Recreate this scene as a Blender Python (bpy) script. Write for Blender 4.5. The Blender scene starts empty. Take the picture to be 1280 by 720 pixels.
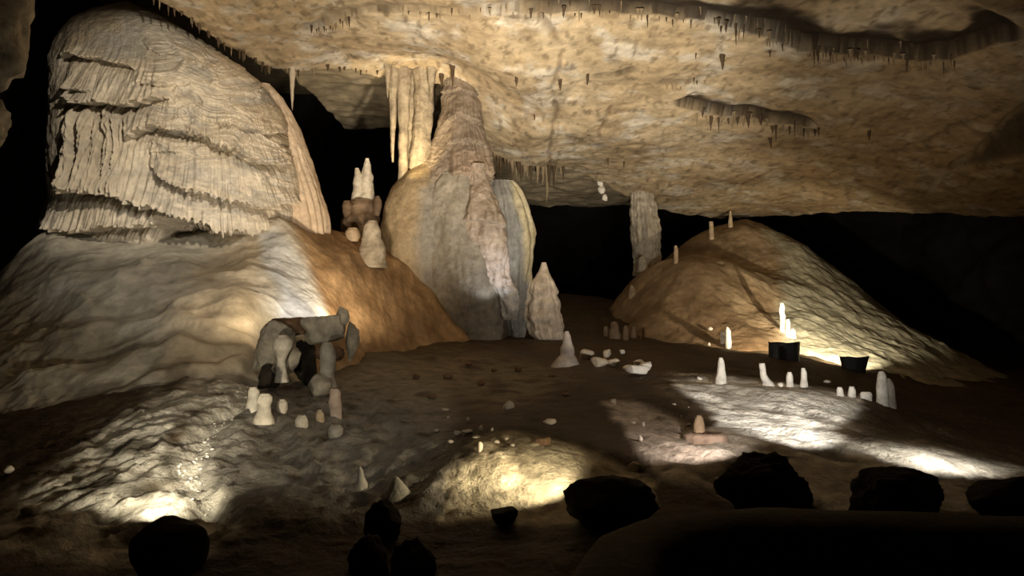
import bpy, math, random
import numpy as np
from mathutils import Vector, Matrix

# ------------------------------------------------------------------ basics
F = 1000.0          # focal length in pixels of a 1280 wide frame
H = 1.9             # eye height
SC = bpy.context.scene
COL = SC.collection
rnd = random.Random(7)
RS = np.random.RandomState(11)


def W(u, v, Y):
    return np.array([(u - 640.0) / F * Y, Y, H + (360.0 - v) / F * Y])


def sstep(a, b, x):
    t = np.clip((x - a) / (b - a), 0, 1)
    return t * t * (3 - 2 * t)


# ------------------------------------------------------------------ noise
PERM = np.concatenate([RS.permutation(256)] * 3)
_g = RS.normal(size=(256, 3))
GRAD = _g / np.linalg.norm(_g, axis=1)[:, None]


def perlin(x, y, z=None):
    x = np.asarray(x, float); y = np.asarray(y, float)
    z = np.zeros_like(x) if z is None else np.asarray(z, float)
    xi = np.floor(x).astype(int); yi = np.floor(y).astype(int); zi = np.floor(z).astype(int)
    xf, yf, zf = x - xi, y - yi, z - zi
    xi &= 255; yi &= 255; zi &= 255
    u = xf * xf * xf * (xf * (xf * 6 - 15) + 10)
    v = yf * yf * yf * (yf * (yf * 6 - 15) + 10)
    w = zf * zf * zf * (zf * (zf * 6 - 15) + 10)

    def g(a, b, c):
        h = PERM[PERM[PERM[xi + a] + yi + b] + zi + c]
        G = GRAD[h]
        return G[..., 0] * (xf - a) + G[..., 1] * (yf - b) + G[..., 2] * (zf - c)
    x00 = g(0, 0, 0) + u * (g(1, 0, 0) - g(0, 0, 0))
    x10 = g(0, 1, 0) + u * (g(1, 1, 0) - g(0, 1, 0))
    x01 = g(0, 0, 1) + u * (g(1, 0, 1) - g(0, 0, 1))
    x11 = g(0, 1, 1) + u * (g(1, 1, 1) - g(0, 1, 1))
    a = x00 + v * (x10 - x00); b = x01 + v * (x11 - x01)
    return (a + w * (b - a)) * 1.6


def fbm(x, y, z=None, o=4, gain=0.5):
    s = 0; a = 1.0; f = 1.0
    for i in range(o):
        s = s + a * perlin(x * f + 17.3 * i, y * f + 5.1 * i, None if z is None else z * f)
        a *= gain; f *= 2.03
    return s


def ridged(x, y, z=None, o=4, gain=0.5):
    s = 0; a = 1.0; f = 1.0
    for i in range(o):
        s = s + a * (1 - np.abs(perlin(x * f + 9.7 * i, y * f + 3.3 * i, None if z is None else z * f)) * 2)
        a *= gain; f *= 2.1
    return s


# ------------------------------------------------------------------ thin plate surfaces z(x, y)
class TPS:
    def __init__(self, pts, reg=0.02):
        P = np.array(pts, float)
        self.c = P[:, :2]
        n = len(P)
        K = self._k(P[:, None, 0] - P[None, :, 0], P[:, None, 1] - P[None, :, 1])
        K += reg * np.eye(n)
        Q = np.c_[np.ones(n), P[:, :2]]
        A = np.zeros((n + 3, n + 3))
        A[:n, :n] = K; A[:n, n:] = Q; A[n:, :n] = Q.T
        s = np.linalg.solve(A, np.r_[P[:, 2], 0, 0, 0])
        self.w, self.a = s[:n], s[n:]

    @staticmethod
    def _k(dx, dy):
        r2 = dx * dx + dy * dy + 1e-9
        return 0.5 * r2 * np.log(r2)

    def __call__(self, x, y):
        x = np.asarray(x, float); y = np.asarray(y, float)
        z = self.a[0] + self.a[1] * x + self.a[2] * y
        for (cx, cy), w in zip(self.c, self.w):
            z = z + w * self._k(x - cx, y - cy)
        return z


def PX(rows):
    return [W(*r) for r in rows]


def XYZ(rows):
    return [np.array([x, y, H + z]) for x, y, z in rows]


floor_t = TPS(PX([
    (640, 720, 5.1), (300, 720, 5.1), (0, 720, 5.1), (-200, 720, 5.2), (1000, 720, 5.1), (1280, 720, 5.1), (1500, 720, 5.1),
    (205, 685, 5.75), (0, 600, 7.0), (0, 640, 6.2), (100, 640, 6.2), (0, 520, 8.8), (150, 560, 7.5), (280, 480, 9.6), (200, 520, 8.3),
    (290, 560, 7.7), (260, 630, 6.5), (320, 650, 6.0), (400, 560, 8.0), (330, 600, 7.1), (440, 610, 7.0), (520, 620, 6.6), (400, 680, 5.6),
    (520, 560, 7.9), (480, 500, 9.8),
    (590, 641, 6.2), (700, 641, 6.2), (600, 552, 7.25), (660, 550, 7.35), (745, 578, 7.1), (790, 594, 7.1), (560, 600, 6.7),
    (600, 532, 8.2), (650, 503, 9.6), (560, 455, 12.8), (600, 425, 15.5), (690, 443, 14.3), (640, 470, 11.8), (740, 540, 8.3),
    (450, 450, 12.4), (370, 490, 10.2),
    (1060, 612, 6.7), (940, 640, 6.2), (1200, 640, 6.2), (1120, 640, 6.2), (850, 585, 6.95), (810, 560, 7.5), (765, 506, 9.3), (880, 540, 8.3), (960, 522, 9.0),
    (1000, 486, 10.7), (880, 482, 10.9), (840, 472, 11.3), (930, 482, 10.9), (1075, 503, 10.0), (1040, 530, 8.8),
    (950, 460, 14.3), (1040, 462, 14.5), (860, 450, 14.0), (1000, 444, 16.6), (1100, 468, 15.6), (1130, 476, 15.2), (1280, 505, 13.6),
    (1100, 554, 7.9), (1180, 573, 7.6), (1280, 598, 7.3), (1110, 534, 9.3), (1180, 548, 9.3), (1280, 570, 8.9), (1210, 612, 6.75),
    (1130, 512, 11.5), (1200, 512, 12), (1280, 525, 12), (760, 470, 11.8), (790, 450, 13.5),
    (650, 402, 18.3), (740, 383, 21.5), (735, 370, 23.8), (850, 430, 17.3), (780, 422, 17.6), (700, 408, 18.2),
]) + XYZ([(0, 2.0, -1.9), (-6, 2, -1.9), (6, 2, -1.9), (-9, 6, -1.6), (-10, 12, -1.7), (-10, 20, -.8), (-5, 24, -.4), (2, 28, -.7), (8, 30, -1.6), (16, 30, -2),
          (16, 16, -2.1), (14, 9, -2.0), (0, 34, -1), (-12, 32, -1), (10, 22, -1.9), (-2, 20, -.6), (0, 0, -1.9), (10, 3, -1.9), (-10, 3, -1.9)]))

moundL_t = TPS(PX([
    (0, 482, 9.4), (100, 502, 9.2), (200, 497, 9.3), (300, 466, 10.2), (335, 432, 11.2), (450, 433, 13.2), (540, 428, 14.8), (592, 418, 16.3),
    (0, 420, 11), (55, 385, 11.5), (100, 335, 12.2), (150, 425, 10.6), (200, 380, 11.3), (200, 318, 12.7), (250, 368, 11.5), (300, 398, 11.1), (250, 395, 11.1),
    (300, 330, 12.7), (340, 280, 13.8), (350, 340, 12.7), (400, 380, 12.5), (420, 330, 13.9), (400, 296, 14.5), (470, 340, 14.8), (500, 382, 14.7),
    (440, 297, 15.8), (475, 308, 15.9), (505, 333, 15.6), (545, 366, 15.8), (580, 400, 16.0), (540, 400, 15.2), (100, 298, 13.2), (200, 300, 13.5), (275, 322, 13.2), (310, 312, 13.3), (60, 283, 13.3), (20, 330, 12.6), (290, 440, 10.5)])
    + XYZ([(-9.5, 12, -1.6), (-9.3, 14, -1.0), (-8.6, 10, -1.7), (-6, 17, .6), (-3, 18.5, .4), (-6, 21, -1.4), (-1, 20, -1.3), (-9, 18, -1.2), (0, 17, -1.3), (-6, 7.5, -2.2), (-2.5, 9, -2.0), (-.6, 14, -1.7)]))

moundR_t = TPS(PX([
    (930, 276, 24), (905, 283, 23.8), (960, 285, 24.2), (880, 300, 23.2), (905, 303, 22.9), (870, 322, 20.3), (915, 329, 20.4), (830, 326, 20.6), (795, 347, 21.3), (870, 345, 19.4),
    (870, 385, 18.6), (800, 385, 19.6), (775, 372, 22.3), (930, 375, 18.9), (900, 418, 17.5), (840, 420, 17.8), (780, 412, 18.6), (955, 432, 17.0),
    (958, 330, 21.8), (962, 390, 18.9), (1000, 305, 23.5), (1000, 400, 18.6), (1000, 440, 16.9), (1060, 350, 22.5), (1060, 420, 18.4), (1050, 452, 16.5),
    (1100, 385, 21.8), (1120, 440, 18.2), (1130, 475, 15.6), (1200, 442, 19.8), (1200, 478, 16.5), (1280, 485, 18)])
    + XYZ([(2.6, 22.5, -1.0), (2.4, 19, -1.4), (4, 25, .2), (5.0, 21.8, .55), (5.9, 21.7, .6), (4.2, 21.8, .5), (7, 27, .8), (11, 27, -1), (13, 22, -2.5), (13, 15, -2.6), (6, 15.6, -1.9), (3, 16.5, -1.7), (9, 14, -2.4)]))


def inside_fade(x, y, cx, cy, rx, ry, k=2.0):
    d = np.sqrt(((x - cx) / rx) ** 2 + ((y - cy) / ry) ** 2)
    return np.maximum(d - 1, 0) * k * 3


def floor_z(x, y):
    return floor_t(x, y)


def moundL_z(x, y):
    return moundL_t(x, y) - inside_fade(x, y, -4.6, 14.0, 5.6, 7.0)


def moundR_z(x, y):
    return moundR_t(x, y) - inside_fade(x, y, 7.2, 20.5, 6.0, 6.4)


def ground_z(x, y):
    return np.maximum(floor_z(x, y), np.maximum(moundL_z(x, y), moundR_z(x, y)))


# ceiling --------------------------------------------------------------
ceil_t = TPS(PX([
    (640, 0, 12), (640, 60, 13.5), (640, 110, 15.0), (640, 160, 17.0), (650, 203, 19.3), (720, 0, 12), (720, 110, 15.0), (720, 205, 19.8), (760, 228, 21.8),
    (830, 0, 11.8), (830, 100, 14.6), (830, 170, 17.4), (830, 240, 22.0), (840, 265, 24.2),
    (400, 0, 12.5), (400, 80, 15.6), (300, 40, 13.8), (345, 83, 15.5), (480, 0, 12.4), (480, 82, 15.9), (570, 84, 16.0), (600, 84, 15.4), (560, 0, 12.2),
    (1000, 0, 11.5), (1000, 60, 13.0), (1000, 150, 16.2), (1000, 220, 19.8), (970, 266, 23.6), (1040, 285, 25.2),
    (1200, 0, 11), (1200, 60, 12.3), (1200, 150, 14.8), (1200, 220, 17.2), (1200, 268, 19.2), (1100, 275, 22.0), (1130, 240, 18.9),
    (1280, 0, 10.6), (1280, 140, 13.6), (1280, 220, 16.2), (1280, 272, 18.2), (1400, 200, 14.5), (1400, 280, 17)])
    + XYZ([(0, 6, 4.6), (-6, 6, 4.9), (6, 6, 4.2), (11, 7, 3.4), (0, 1, 4.6), (-8, 12, 5.2), (-8, 20, 4.8), (16, 18, 1.2), (14, 26, 1.2)]))

EDGE = np.array([(-8.5, 6), (-6.0, 12.0), (-4.75, 15.5), (-4.2, 15.9), (-2.5, 16.5), (-0.8, 16.8), (-0.55, 19.0), (0.9, 20.3), (2.5, 21.8), (4.3, 24.0), (6.5, 25.0),
                 (8.0, 24.4), (9.7, 20.8), (11.6, 18.4), (13.2, 17.3), (19, 15.5)], float)


def poly_sd(x, y, L):
    """signed distance to an open polyline, positive on its left side, and the arc coordinate 0..n-1"""
    best = np.full(x.shape, 1e9); sg = np.ones(x.shape); arc = np.zeros(x.shape)
    for i in range(len(L) - 1):
        a, b = L[i], L[i + 1]; d = b - a; l2 = d @ d
        t = ((x - a[0]) * d[0] + (y - a[1]) * d[1]) / l2
        tc = np.clip(t, 0, 1)
        qx = x - a[0] - tc * d[0]; qy = y - a[1] - tc * d[1]
        r = np.hypot(qx, qy)
        m = r < best - 1e-9
        best = np.where(m, r, best)
        sg = np.where(m, np.sign(d[0] * (y - a[1]) - d[1] * (x - a[0])), sg)
        arc = np.where(m, i + tc, arc)
    return best * sg, arc


def march(f, u, v, y0, y1, n=1600, above=False):
    Y = np.linspace(y0, y1, n)
    X = (u - 640) / F * Y; Z = H + (360 - v) / F * Y
    s = Z - f(X, Y)
    if above: s = -s
    k = np.where((s[:-1] > 0) & (s[1:] <= 0))[0]
    if len(k) == 0:
        i = int(np.argmin(np.abs(s)))
        return np.array([X[i], Y[i], f(X[i:i+1], Y[i:i+1])[0]])
    i = k[0]
    t = s[i] / (s[i] - s[i + 1])
    y = Y[i] + t * (Y[i + 1] - Y[i])
    return W(u, v, y)


def on_ground(u, v): return march(ground_z, u, v, 3.0, 33)
def on_ceiling(u, v): return march(lambda x, y: ceil_t(x, y), u, v, 4.0, 30, above=True)


def uv_of(x, y, z):
    yy = np.maximum(y, 0.5)
    return 640 + x / yy * F, 360 - (z - H) / yy * F


# ------------------------------------------------------------------ materials
def rock_mat(name, rough=0.75, bump=0.25, scale=9.0, spec=0.3, tint=None, fine=0.35, detail=8):
    m = bpy.data.materials.new(name); m.use_nodes = True
    nt = m.node_tree; N = nt.nodes; L = nt.links
    b = N['Principled BSDF']
    b.inputs['Specular IOR Level'].default_value = spec
    tc = N.new('ShaderNodeTexCoord')
    if tint is None:
        at = N.new('ShaderNodeAttribute'); at.attribute_name = 'Col'; src = at.outputs['Color']
    else:
        rgb = N.new('ShaderNodeRGB'); rgb.outputs[0].default_value = (*tint, 1); src = rgb.outputs[0]
    n1 = N.new('ShaderNodeTexNoise'); n1.inputs['Scale'].default_value = scale; n1.inputs['Detail'].default_value = detail; n1.inputs['Roughness'].default_value = .62
    L.new(tc.outputs['Object'], n1.inputs['Vector'])
    mr = N.new('ShaderNodeMapRange'); mr.inputs['From Min'].default_value = .3; mr.inputs['From Max'].default_value = .7
    mr.inputs['To Min'].default_value = 1 - fine; mr.inputs['To Max'].default_value = 1 + fine
    L.new(n1.outputs['Fac'], mr.inputs['Value'])
    mx = N.new('ShaderNodeVectorMath'); mx.operation = 'SCALE'
    L.new(src, mx.inputs[0]); L.new(mr.outputs[0], mx.inputs['Scale'])
    L.new(mx.outputs[0], b.inputs['Base Color'])
    n2 = N.new('ShaderNodeTexNoise'); n2.inputs['Scale'].default_value = scale * 2.2; n2.inputs['Detail'].default_value = detail; n2.inputs['Roughness'].default_value = .6
    L.new(tc.outputs['Object'], n2.inputs['Vector'])
    bp = N.new('ShaderNodeBump'); bp.inputs['Strength'].default_value = bump; bp.inputs['Distance'].default_value = .08
    L.new(n2.outputs['Fac'], bp.inputs['Height']); L.new(bp.outputs[0], b.inputs['Normal'])
    r = N.new('ShaderNodeMapRange'); r.inputs['To Min'].default_value = rough - .15; r.inputs['To Max'].default_value = min(1, rough + .15)
    L.new(n1.outputs['Fac'], r.inputs['Value']); L.new(r.outputs[0], b.inputs['Roughness'])
    return m


M = {}
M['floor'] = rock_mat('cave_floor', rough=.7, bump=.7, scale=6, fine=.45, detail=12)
M['ceiling'] = rock_mat('cave_ceiling', rough=.85, bump=.28, scale=4, fine=.32, detail=12)
M['mound'] = rock_mat('flowstone_mound', rough=.6, bump=.3, scale=5, fine=.28, detail=12)
M['drape'] = rock_mat('draped_flowstone', rough=.65, bump=.4, scale=7, fine=.25, detail=12)
M['stal'] = rock_mat('stalagmite_calcite', rough=.6, bump=.4, scale=8, fine=.3, detail=12)
M['black'] = rock_mat('dark_boulder', rough=.9, bump=.5, scale=6, tint=(.035, .026, .017), fine=.4)
M['wall'] = rock_mat('cave_wall', rough=.9, bump=.4, scale=2, tint=(.018, .014, .010), fine=.3)
M['kerb'] = rock_mat('kerb_stone', rough=.85, bump=.4, scale=7, tint=(.06, .045, .025), fine=.35)
M['white'] = rock_mat('white_calcite', rough=.55, bump=.25, scale=10, tint=(.80, .74, .64), fine=.15)
M['cream'] = rock_mat('cream_calcite', rough=.6, bump=.25, scale=10, tint=(.62, .53, .40), fine=.2)
M['pinkish'] = rock_mat('pink_calcite', rough=.6, bump=.25, scale=10, tint=(.60, .44, .34), fine=.2)
M['greyrock'] = rock_mat('grey_limestone', rough=.8, bump=.4, scale=6, tint=(.36, .31, .235), fine=.5)
M['brownrock'] = rock_mat('brown_limestone', rough=.8, bump=.4, scale=7, tint=(.17, .10, .055), fine=.3)
M['dripstone'] = rock_mat('dripstone_tan', rough=.7, bump=.2, scale=14, tint=(.27, .20, .12), fine=.3)
M['dripdark'] = rock_mat('dripstone_brown', rough=.7, bump=.2, scale=14, tint=(.085, .055, .03), fine=.3)
M['metal'] = rock_mat('lamp_shield_metal', rough=.55, bump=.05, scale=20, tint=(.02, .018, .015), fine=.2)


# ------------------------------------------------------------------ mesh builders
def raw_mesh(name, V, Q, T=None, col=None, smooth=True):
    me = bpy.data.meshes.new(name)
    V = np.asarray(V, np.float32); nq = len(Q); ntri = 0 if T is None else len(T)
    me.vertices.add(len(V)); me.vertices.foreach_set('co', V.ravel())
    loops = np.asarray(Q, np.int32).ravel()
    starts = np.arange(nq) * 4; tot = np.full(nq, 4)
    if ntri:
        starts = np.r_[starts, nq * 4 + np.arange(ntri) * 3]; tot = np.r_[tot, np.full(ntri, 3)]
        loops = np.r_[loops, np.asarray(T, np.int32).ravel()]
    me.loops.add(len(loops)); me.loops.foreach_set('vertex_index', loops.astype(np.int32))
    me.polygons.add(nq + ntri)
    me.polygons.foreach_set('loop_start', starts.astype(np.int32))
    me.polygons.foreach_set('loop_total', tot.astype(np.int32))
    me.update(calc_edges=True)
    me.polygons.foreach_set('use_smooth', np.full(nq + ntri, smooth))
    if col is not None:
        a = me.color_attributes.new('Col', 'FLOAT_COLOR', 'POINT')
        c = np.ones((len(V), 4), np.float32); c[:, :3] = np.clip(col, 0, 1)
        a.data.foreach_set('color', c.ravel())
    me.validate()
    return me


def grid_quads(nr, nc, wrap=False):
    i = np.arange(nr - 1)[:, None]; j = np.arange(nc if wrap else nc - 1)[None, :]
    a = i * nc + j; b = i * nc + (j + 1) % nc
    return np.stack([a, b, b + nc, a + nc], -1).reshape(-1, 4)


def link(name, me, mat, parent=None, loc=None):
    o = bpy.data.objects.new(name, me); COL.objects.link(o)
    if mat is not None and len(me.materials) == 0: me.materials.append(mat)
    if parent is not None: o.parent = parent
    if loc is not None: o.location = loc
    return o


def tag(o, label, cat, group=None):
    o['label'] = label; o['category'] = cat; o['kind'] = 'thing'
    if group: o['group'] = group
    return o


def empty(name, loc):
    o = bpy.data.objects.new(name, None); COL.objects.link(o); o.location = loc; o.empty_display_size = .2
    return o


def lathe(rows, Y, N=80, Mc=64, dr=.8, p=1.0, disp=None, colf=None, zk=.6, front=None):
    """A closed body of revolution-like form through the outline rows (v, uL, uR[, dY]); returns verts, quads, colours (world coordinates)."""
    R = np.array([list(r) + [0] * (4 - len(r)) for r in rows], float)
    vv = np.linspace(R[0, 0], R[-1, 0], N)

    def ip(k):
        a = np.interp(vv, R[:, 0], R[:, k])
        w = max(1, int(N / len(R) * .55))
        ker = np.hanning(w * 2 + 1); ker /= ker.sum()
        ap = np.r_[np.full(w, a[0]), a, np.full(w, a[-1])]
        return np.convolve(ap, ker, 'valid')
    uL, uR, dY = ip(1), ip(2), ip(3)
    Yc = Y + dY
    w = (uR - uL) / 2 / F * Yc
    cx = ((uR + uL) / 2 - 640) / F * Yc
    z = H + (360 - vv) / F * (Yc - zk * dr * w)
    if front:
        a0 = np.linspace(-front[0], front[0], front[1]); a1 = np.linspace(front[0], 2 * math.pi - front[0], Mc - front[1] + 2)[1:-1]
        ang = np.r_[a0, a1]
    else:
        ang = np.linspace(0, 2 * math.pi, Mc, endpoint=False)
    s, c = np.sin(ang), np.cos(ang)
    sx = np.sign(s) * np.abs(s) ** p; cy = np.sign(c) * np.abs(c) ** p
    X = cx[:, None] + w[:, None] * sx[None]; Yy = Yc[:, None] - dr * w[:, None] * cy[None]
    Z = np.repeat(z[:, None], len(ang), 1)
    nx = np.repeat(s[None] * dr, N, 0); ny = np.repeat(-c[None], N, 0)
    ln = np.hypot(nx, ny); nx /= ln; ny /= ln
    if disp is not None:
        u, v = uv_of(X, Yy, Z)
        d = disp(X, Yy, Z, u, v, np.repeat(ang[None], N, 0), w[:, None])
        dz = 0
        if isinstance(d, tuple): d, dz = d
        X = X + nx * d; Yy = Yy + ny * d; Z = Z + dz
    V = np.stack([X, Yy, Z], -1).reshape(-1, 3)
    n = len(ang)
    Q = grid_quads(N, n, True)[:, ::-1]
    top = V[:n].mean(0) + np.array([0, 0, .15 * w[0]]); bot = V[-n:].mean(0)
    V = np.vstack([V, top, bot]); it, ib = len(V) - 2, len(V) - 1
    j = np.arange(n); k = (j + 1) % n
    T = np.vstack([np.stack([j, k, np.full(n, it)], -1)[:, ::-1] * 1, np.stack([(N - 1) * n + k, (N - 1) * n + j, np.full(n, ib)], -1)[:, ::-1]])
    C = None
    if colf is not None:
        u, v = uv_of(V[:, 0], V[:, 1], V[:, 2])
        C = colf(V[:, 0], V[:, 1], V[:, 2], u, v)
    return V, Q, T, C


def lathe_obj(name, rows, Y, mat, parent=None, base=None, **kw):
    V, Q, T, C = lathe(rows, Y, **kw)
    if base is None:
        base = np.array([V[:-2, 0].mean(), V[:-2, 1].mean(), V[:, 2].min()])
    me = raw_mesh(name, V - np.asarray(base), Q, T, C)
    o = link(name, me, mat, parent)
    if parent is None: o.location = base
    return o


def lerp3(a, b, t):
    return np.asarray(a)[None] * (1 - t[:, None]) + np.asarray(b)[None] * t[:, None]


# ------------------------------------------------------------------ the floor
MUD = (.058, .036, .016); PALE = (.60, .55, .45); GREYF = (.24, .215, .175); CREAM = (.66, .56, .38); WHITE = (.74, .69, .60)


def poly_mask(u, v, pts, soft):
    """smooth inside mask of a polygon"""
    P = np.array(pts, float); ins = np.zeros(u.shape, bool); d = np.full(u.shape, 1e9)
    for i in range(len(P)):
        a, b = P[i], P[(i + 1) % len(P)]; e = b - a
        cond = ((a[1] > v) != (b[1] > v))
        with np.errstate(divide='ignore', invalid='ignore'):
            xi = a[0] + (v - a[1]) * e[0] / (e[1] if e[1] else 1e-9)
        ins ^= cond & (u < xi)
        t = np.clip(((u - a[0]) * e[0] + (v - a[1]) * e[1]) / (e @ e), 0, 1)
        d = np.minimum(d, np.hypot(u - a[0] - t * e[0], v - a[1] - t * e[1]))
    sd = np.where(ins, d, -d)
    return sstep(-soft, soft, sd), sd


def floor_detail(x, y):
    z = floor_z(x, y)
    u, v = uv_of(x, y, z)
    near = sstep(14, 7, y)
    # long flakes running up the slope at the left, ripples on the banks
    n = .05 * fbm(x * .9, y * .9, o=4) + .022 * fbm(x * 3.1, y * 3.1, o=3) * (0.5 + .5 * near)
    wl, _ = poly_mask(u, v, [(20, 700), (300, 690), (300, 560), (330, 470), (220, 470), (60, 560)], 40)
    c, s = math.cos(1.05), math.sin(1.05)
    xa, ya = x * c + y * s, -x * s + y * c
    n = n + wl * (.07 * ridged(xa * 1.5, ya * 3.4, o=5, gain=.55) - .075)
    wc, _ = poly_mask(u, v, [(540, 660), (560, 590), (600, 540), (700, 535), (830, 600), (800, 660)], 25)
    n = n - wc * .05 * fbm(x * .9, y * .9, o=4) + wc * (.018 * fbm(x * 8, y * 6, o=4, gain=.65) + .012 * ridged(x * 14, y * 9, o=2) - .012)
    wr, _ = poly_mask(u, v, [(790, 500), (850, 465), (1080, 480), (1280, 570), (1300, 640), (1040, 640), (800, 600)], 25)
    r = x * .55 + y * .83
    n = n + wr * (.045 * ridged(x * 1.1 + y * .5, (y * .8 + x * .55) * 1.9, o=5, gain=.55) - .05)
    wm, _ = poly_mask(u, v, [(240, 640), (300, 500), (480, 490), (560, 560), (560, 640), (400, 680)], 40)
    n = n + wm * (.065 * ridged(x * 1.6 + y * .8, y * 1.6 - x, o=5, gain=.6) - .06)
    # pebbled gully
    g, _ = poly_sd(x, y, GUL)
    n = n - .07 * np.exp(-(g / .12) ** 2)
    return z + n, u, v


GUL = np.array([on_ground(u, v)[:2] for u, v in [(285, 655), (262, 628), (243, 600), (236, 585), (247, 560), (270, 530), (300, 503), (318, 470)]])
GUL_MAT = None


def build_floor():
    nx, ny = 760, 700
    xs = np.linspace(-13, 17, nx); ys = 0.3 + 1.2 * (np.exp(np.linspace(0, math.log(30), ny)) - 1) * 33.5 / 34.8
    Xg, Yg = np.meshgrid(xs, ys)
    Z, u, v = floor_detail(Xg, Yg)
    x, y, z = Xg.ravel(), Yg.ravel(), Z.ravel(); u, v = uv_of(x, y, z)
    jit = 9 * fbm(x * 2, y * 2, o=3)
    t = np.clip(.5 + .6 * fbm(x * 1.1, y * 1.1, o=4), 0, 1)
    C = lerp3(np.array(MUD) * .8, np.array(MUD) * 1.35, t)

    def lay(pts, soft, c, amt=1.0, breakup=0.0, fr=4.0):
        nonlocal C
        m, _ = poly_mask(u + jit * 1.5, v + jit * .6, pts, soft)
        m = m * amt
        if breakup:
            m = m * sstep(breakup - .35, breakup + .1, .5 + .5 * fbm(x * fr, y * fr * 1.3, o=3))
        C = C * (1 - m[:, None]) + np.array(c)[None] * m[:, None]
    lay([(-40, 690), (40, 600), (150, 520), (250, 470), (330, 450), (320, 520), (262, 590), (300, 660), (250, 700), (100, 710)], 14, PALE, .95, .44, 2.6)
    for mp in ([(196, 566), (236, 556), (248, 592), (206, 602)], [(122, 566), (160, 548), (206, 548), (180, 574)], [(150, 612), (196, 596), (226, 600), (190, 622)], [(90, 610), (140, 590), (150, 600), (110, 622)], [(240, 560), (262, 530), (290, 520), (266, 556)], [(118, 652), (150, 632), (158, 640), (130, 658)]):
        lay(mp, 6, (.05, .04, .022), .9, .2, 5)
    lay([(240, 620), (300, 500), (470, 450), (560, 470), (570, 640), (420, 660)], 26, GREYF, .9, .35)
    lay([(450, 470), (560, 440), (720, 470), (640, 520)], 20, (.20, .155, .095), .8, .5, 2.5)
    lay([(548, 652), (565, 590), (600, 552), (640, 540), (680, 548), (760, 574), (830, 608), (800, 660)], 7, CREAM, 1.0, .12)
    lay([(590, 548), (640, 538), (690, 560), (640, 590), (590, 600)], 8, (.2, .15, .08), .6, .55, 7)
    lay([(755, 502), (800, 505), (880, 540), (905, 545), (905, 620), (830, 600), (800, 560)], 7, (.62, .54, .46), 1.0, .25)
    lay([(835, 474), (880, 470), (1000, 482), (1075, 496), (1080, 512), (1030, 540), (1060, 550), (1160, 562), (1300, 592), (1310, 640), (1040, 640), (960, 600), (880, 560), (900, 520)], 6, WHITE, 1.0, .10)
    lay([(870, 478), (905, 500), (960, 540), (1040, 575), (1050, 570), (960, 525), (915, 495)], 5, (.40, .35, .28), .5, .5, 6)
    cr = ridged(x * 1.1 + y * .5, (y * .8 + x * .55) * 1.9, o=5, gain=.55)
    m, _ = poly_mask(u, v, [(760, 490), (850, 465), (1080, 480), (1300, 570), (1310, 640), (800, 610)], 12)
    m = m * sstep(.9, .35, cr) * .75
    C = C * (1 - m[:, None]) + np.array((.13, .10, .07))[None] * m[:, None]
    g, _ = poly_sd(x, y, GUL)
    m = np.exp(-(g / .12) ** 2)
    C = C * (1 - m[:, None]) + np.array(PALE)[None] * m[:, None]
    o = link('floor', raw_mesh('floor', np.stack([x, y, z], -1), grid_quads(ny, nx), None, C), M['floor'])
    o['kind'] = 'structure'
    return o


build_floor()


# ------------------------------------------------------------------ mounds
def build_mound(name, f, x0, x1, y0, y1, nx, ny, detail, colf, label, cat):
    Xg, Yg = np.meshgrid(np.linspace(x0, x1, nx), np.linspace(y0, y1, ny))
    Z0 = f(Xg, Yg); Z = Z0 + detail(Xg, Yg, Z0)
    fz = floor_z(Xg, Yg)
    keep = (Z0 > fz - .22)
    k = keep[:-1, :-1] | keep[1:, :-1] | keep[:-1, 1:] | keep[1:, 1:]
    Q = grid_quads(ny, nx)[k.ravel()]
    used = np.unique(Q); mp = np.full(nx * ny, -1); mp[used] = np.arange(len(used))
    V = np.stack([Xg, Yg, Z], -1).reshape(-1, 3)[used]
    u, v = uv_of(V[:, 0], V[:, 1], V[:, 2])
    C = colf(V[:, 0], V[:, 1], V[:, 2], u, v)
    b = np.array([V[:, 0].mean(), V[:, 1].mean(), V[:, 2].min()])
    o = link(name, raw_mesh(name, V - b, mp[Q], None, C), M['mound'], None, b)
    tag(o, label, cat)
    return o


def ml_detail(x, y, z):
    u, v = uv_of(x, y, z)
    n = .10 * fbm(x * .7, y * .7, o=3) + .10 * (ridged(x * .5 + 3, y * .6 - .3 * x, z * .5, o=3, gain=.4) - 1) * sstep(16, 13.5, y) * sstep(400, 320, u) + .007 * fbm(x * 6, y * 6, z * 6, o=4)
    # stepped shelves across the front, each with a lip
    for pts, A, h in [([(205, 385), (250, 366), (300, 368), (335, 378), (360, 392)], .16, 26), ([(60, 420), (120, 405), (200, 398), (270, 408), (320, 425)], .10, 22),
                      ([(90, 372), (110, 378), (118, 386)], .10, 8), ([(165, 322), (182, 326), (190, 332)], .10, 8), ([(20, 470), (120, 450), (220, 432), (320, 440)], .12, 26),
                      ([(0, 440), (80, 400), (130, 375)], .08, 20), ([(120, 500), (200, 470), (300, 452), (330, 452)], .10, 14)]:
        P = np.array(pts, float)
        vl = np.interp(u, P[:, 0], P[:, 1]) + 4 * perlin(u * .03, v * .01 + 4)
        win = sstep(P[0, 0] - 12, P[0, 0] + 18, u) * sstep(P[-1, 0] + 12, P[-1, 0] - 18, u)
        d = v - vl
        n = n + 1.3 * A * win * sstep(-7, 7, d) * np.exp(-np.maximum(d, 0) / h) * sstep(17, 14.5, y)
    wr = sstep(120, 30, u) * sstep(290, 320, v)
    n = n + wr * .03 * fbm(x * 6, y * 6, o=3)
    st = sstep(300, 330, u) * sstep(430, 380, u)
    n = n + .012 * st * perlin(x * 5 + y * 2.0, y * 12)
    rt = sstep(390, 430, u)
    n = n + rt * .05 * fbm(x * 2.5 + y * .9, y * .8 - x * 1.2, o=4)
    return n


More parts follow.
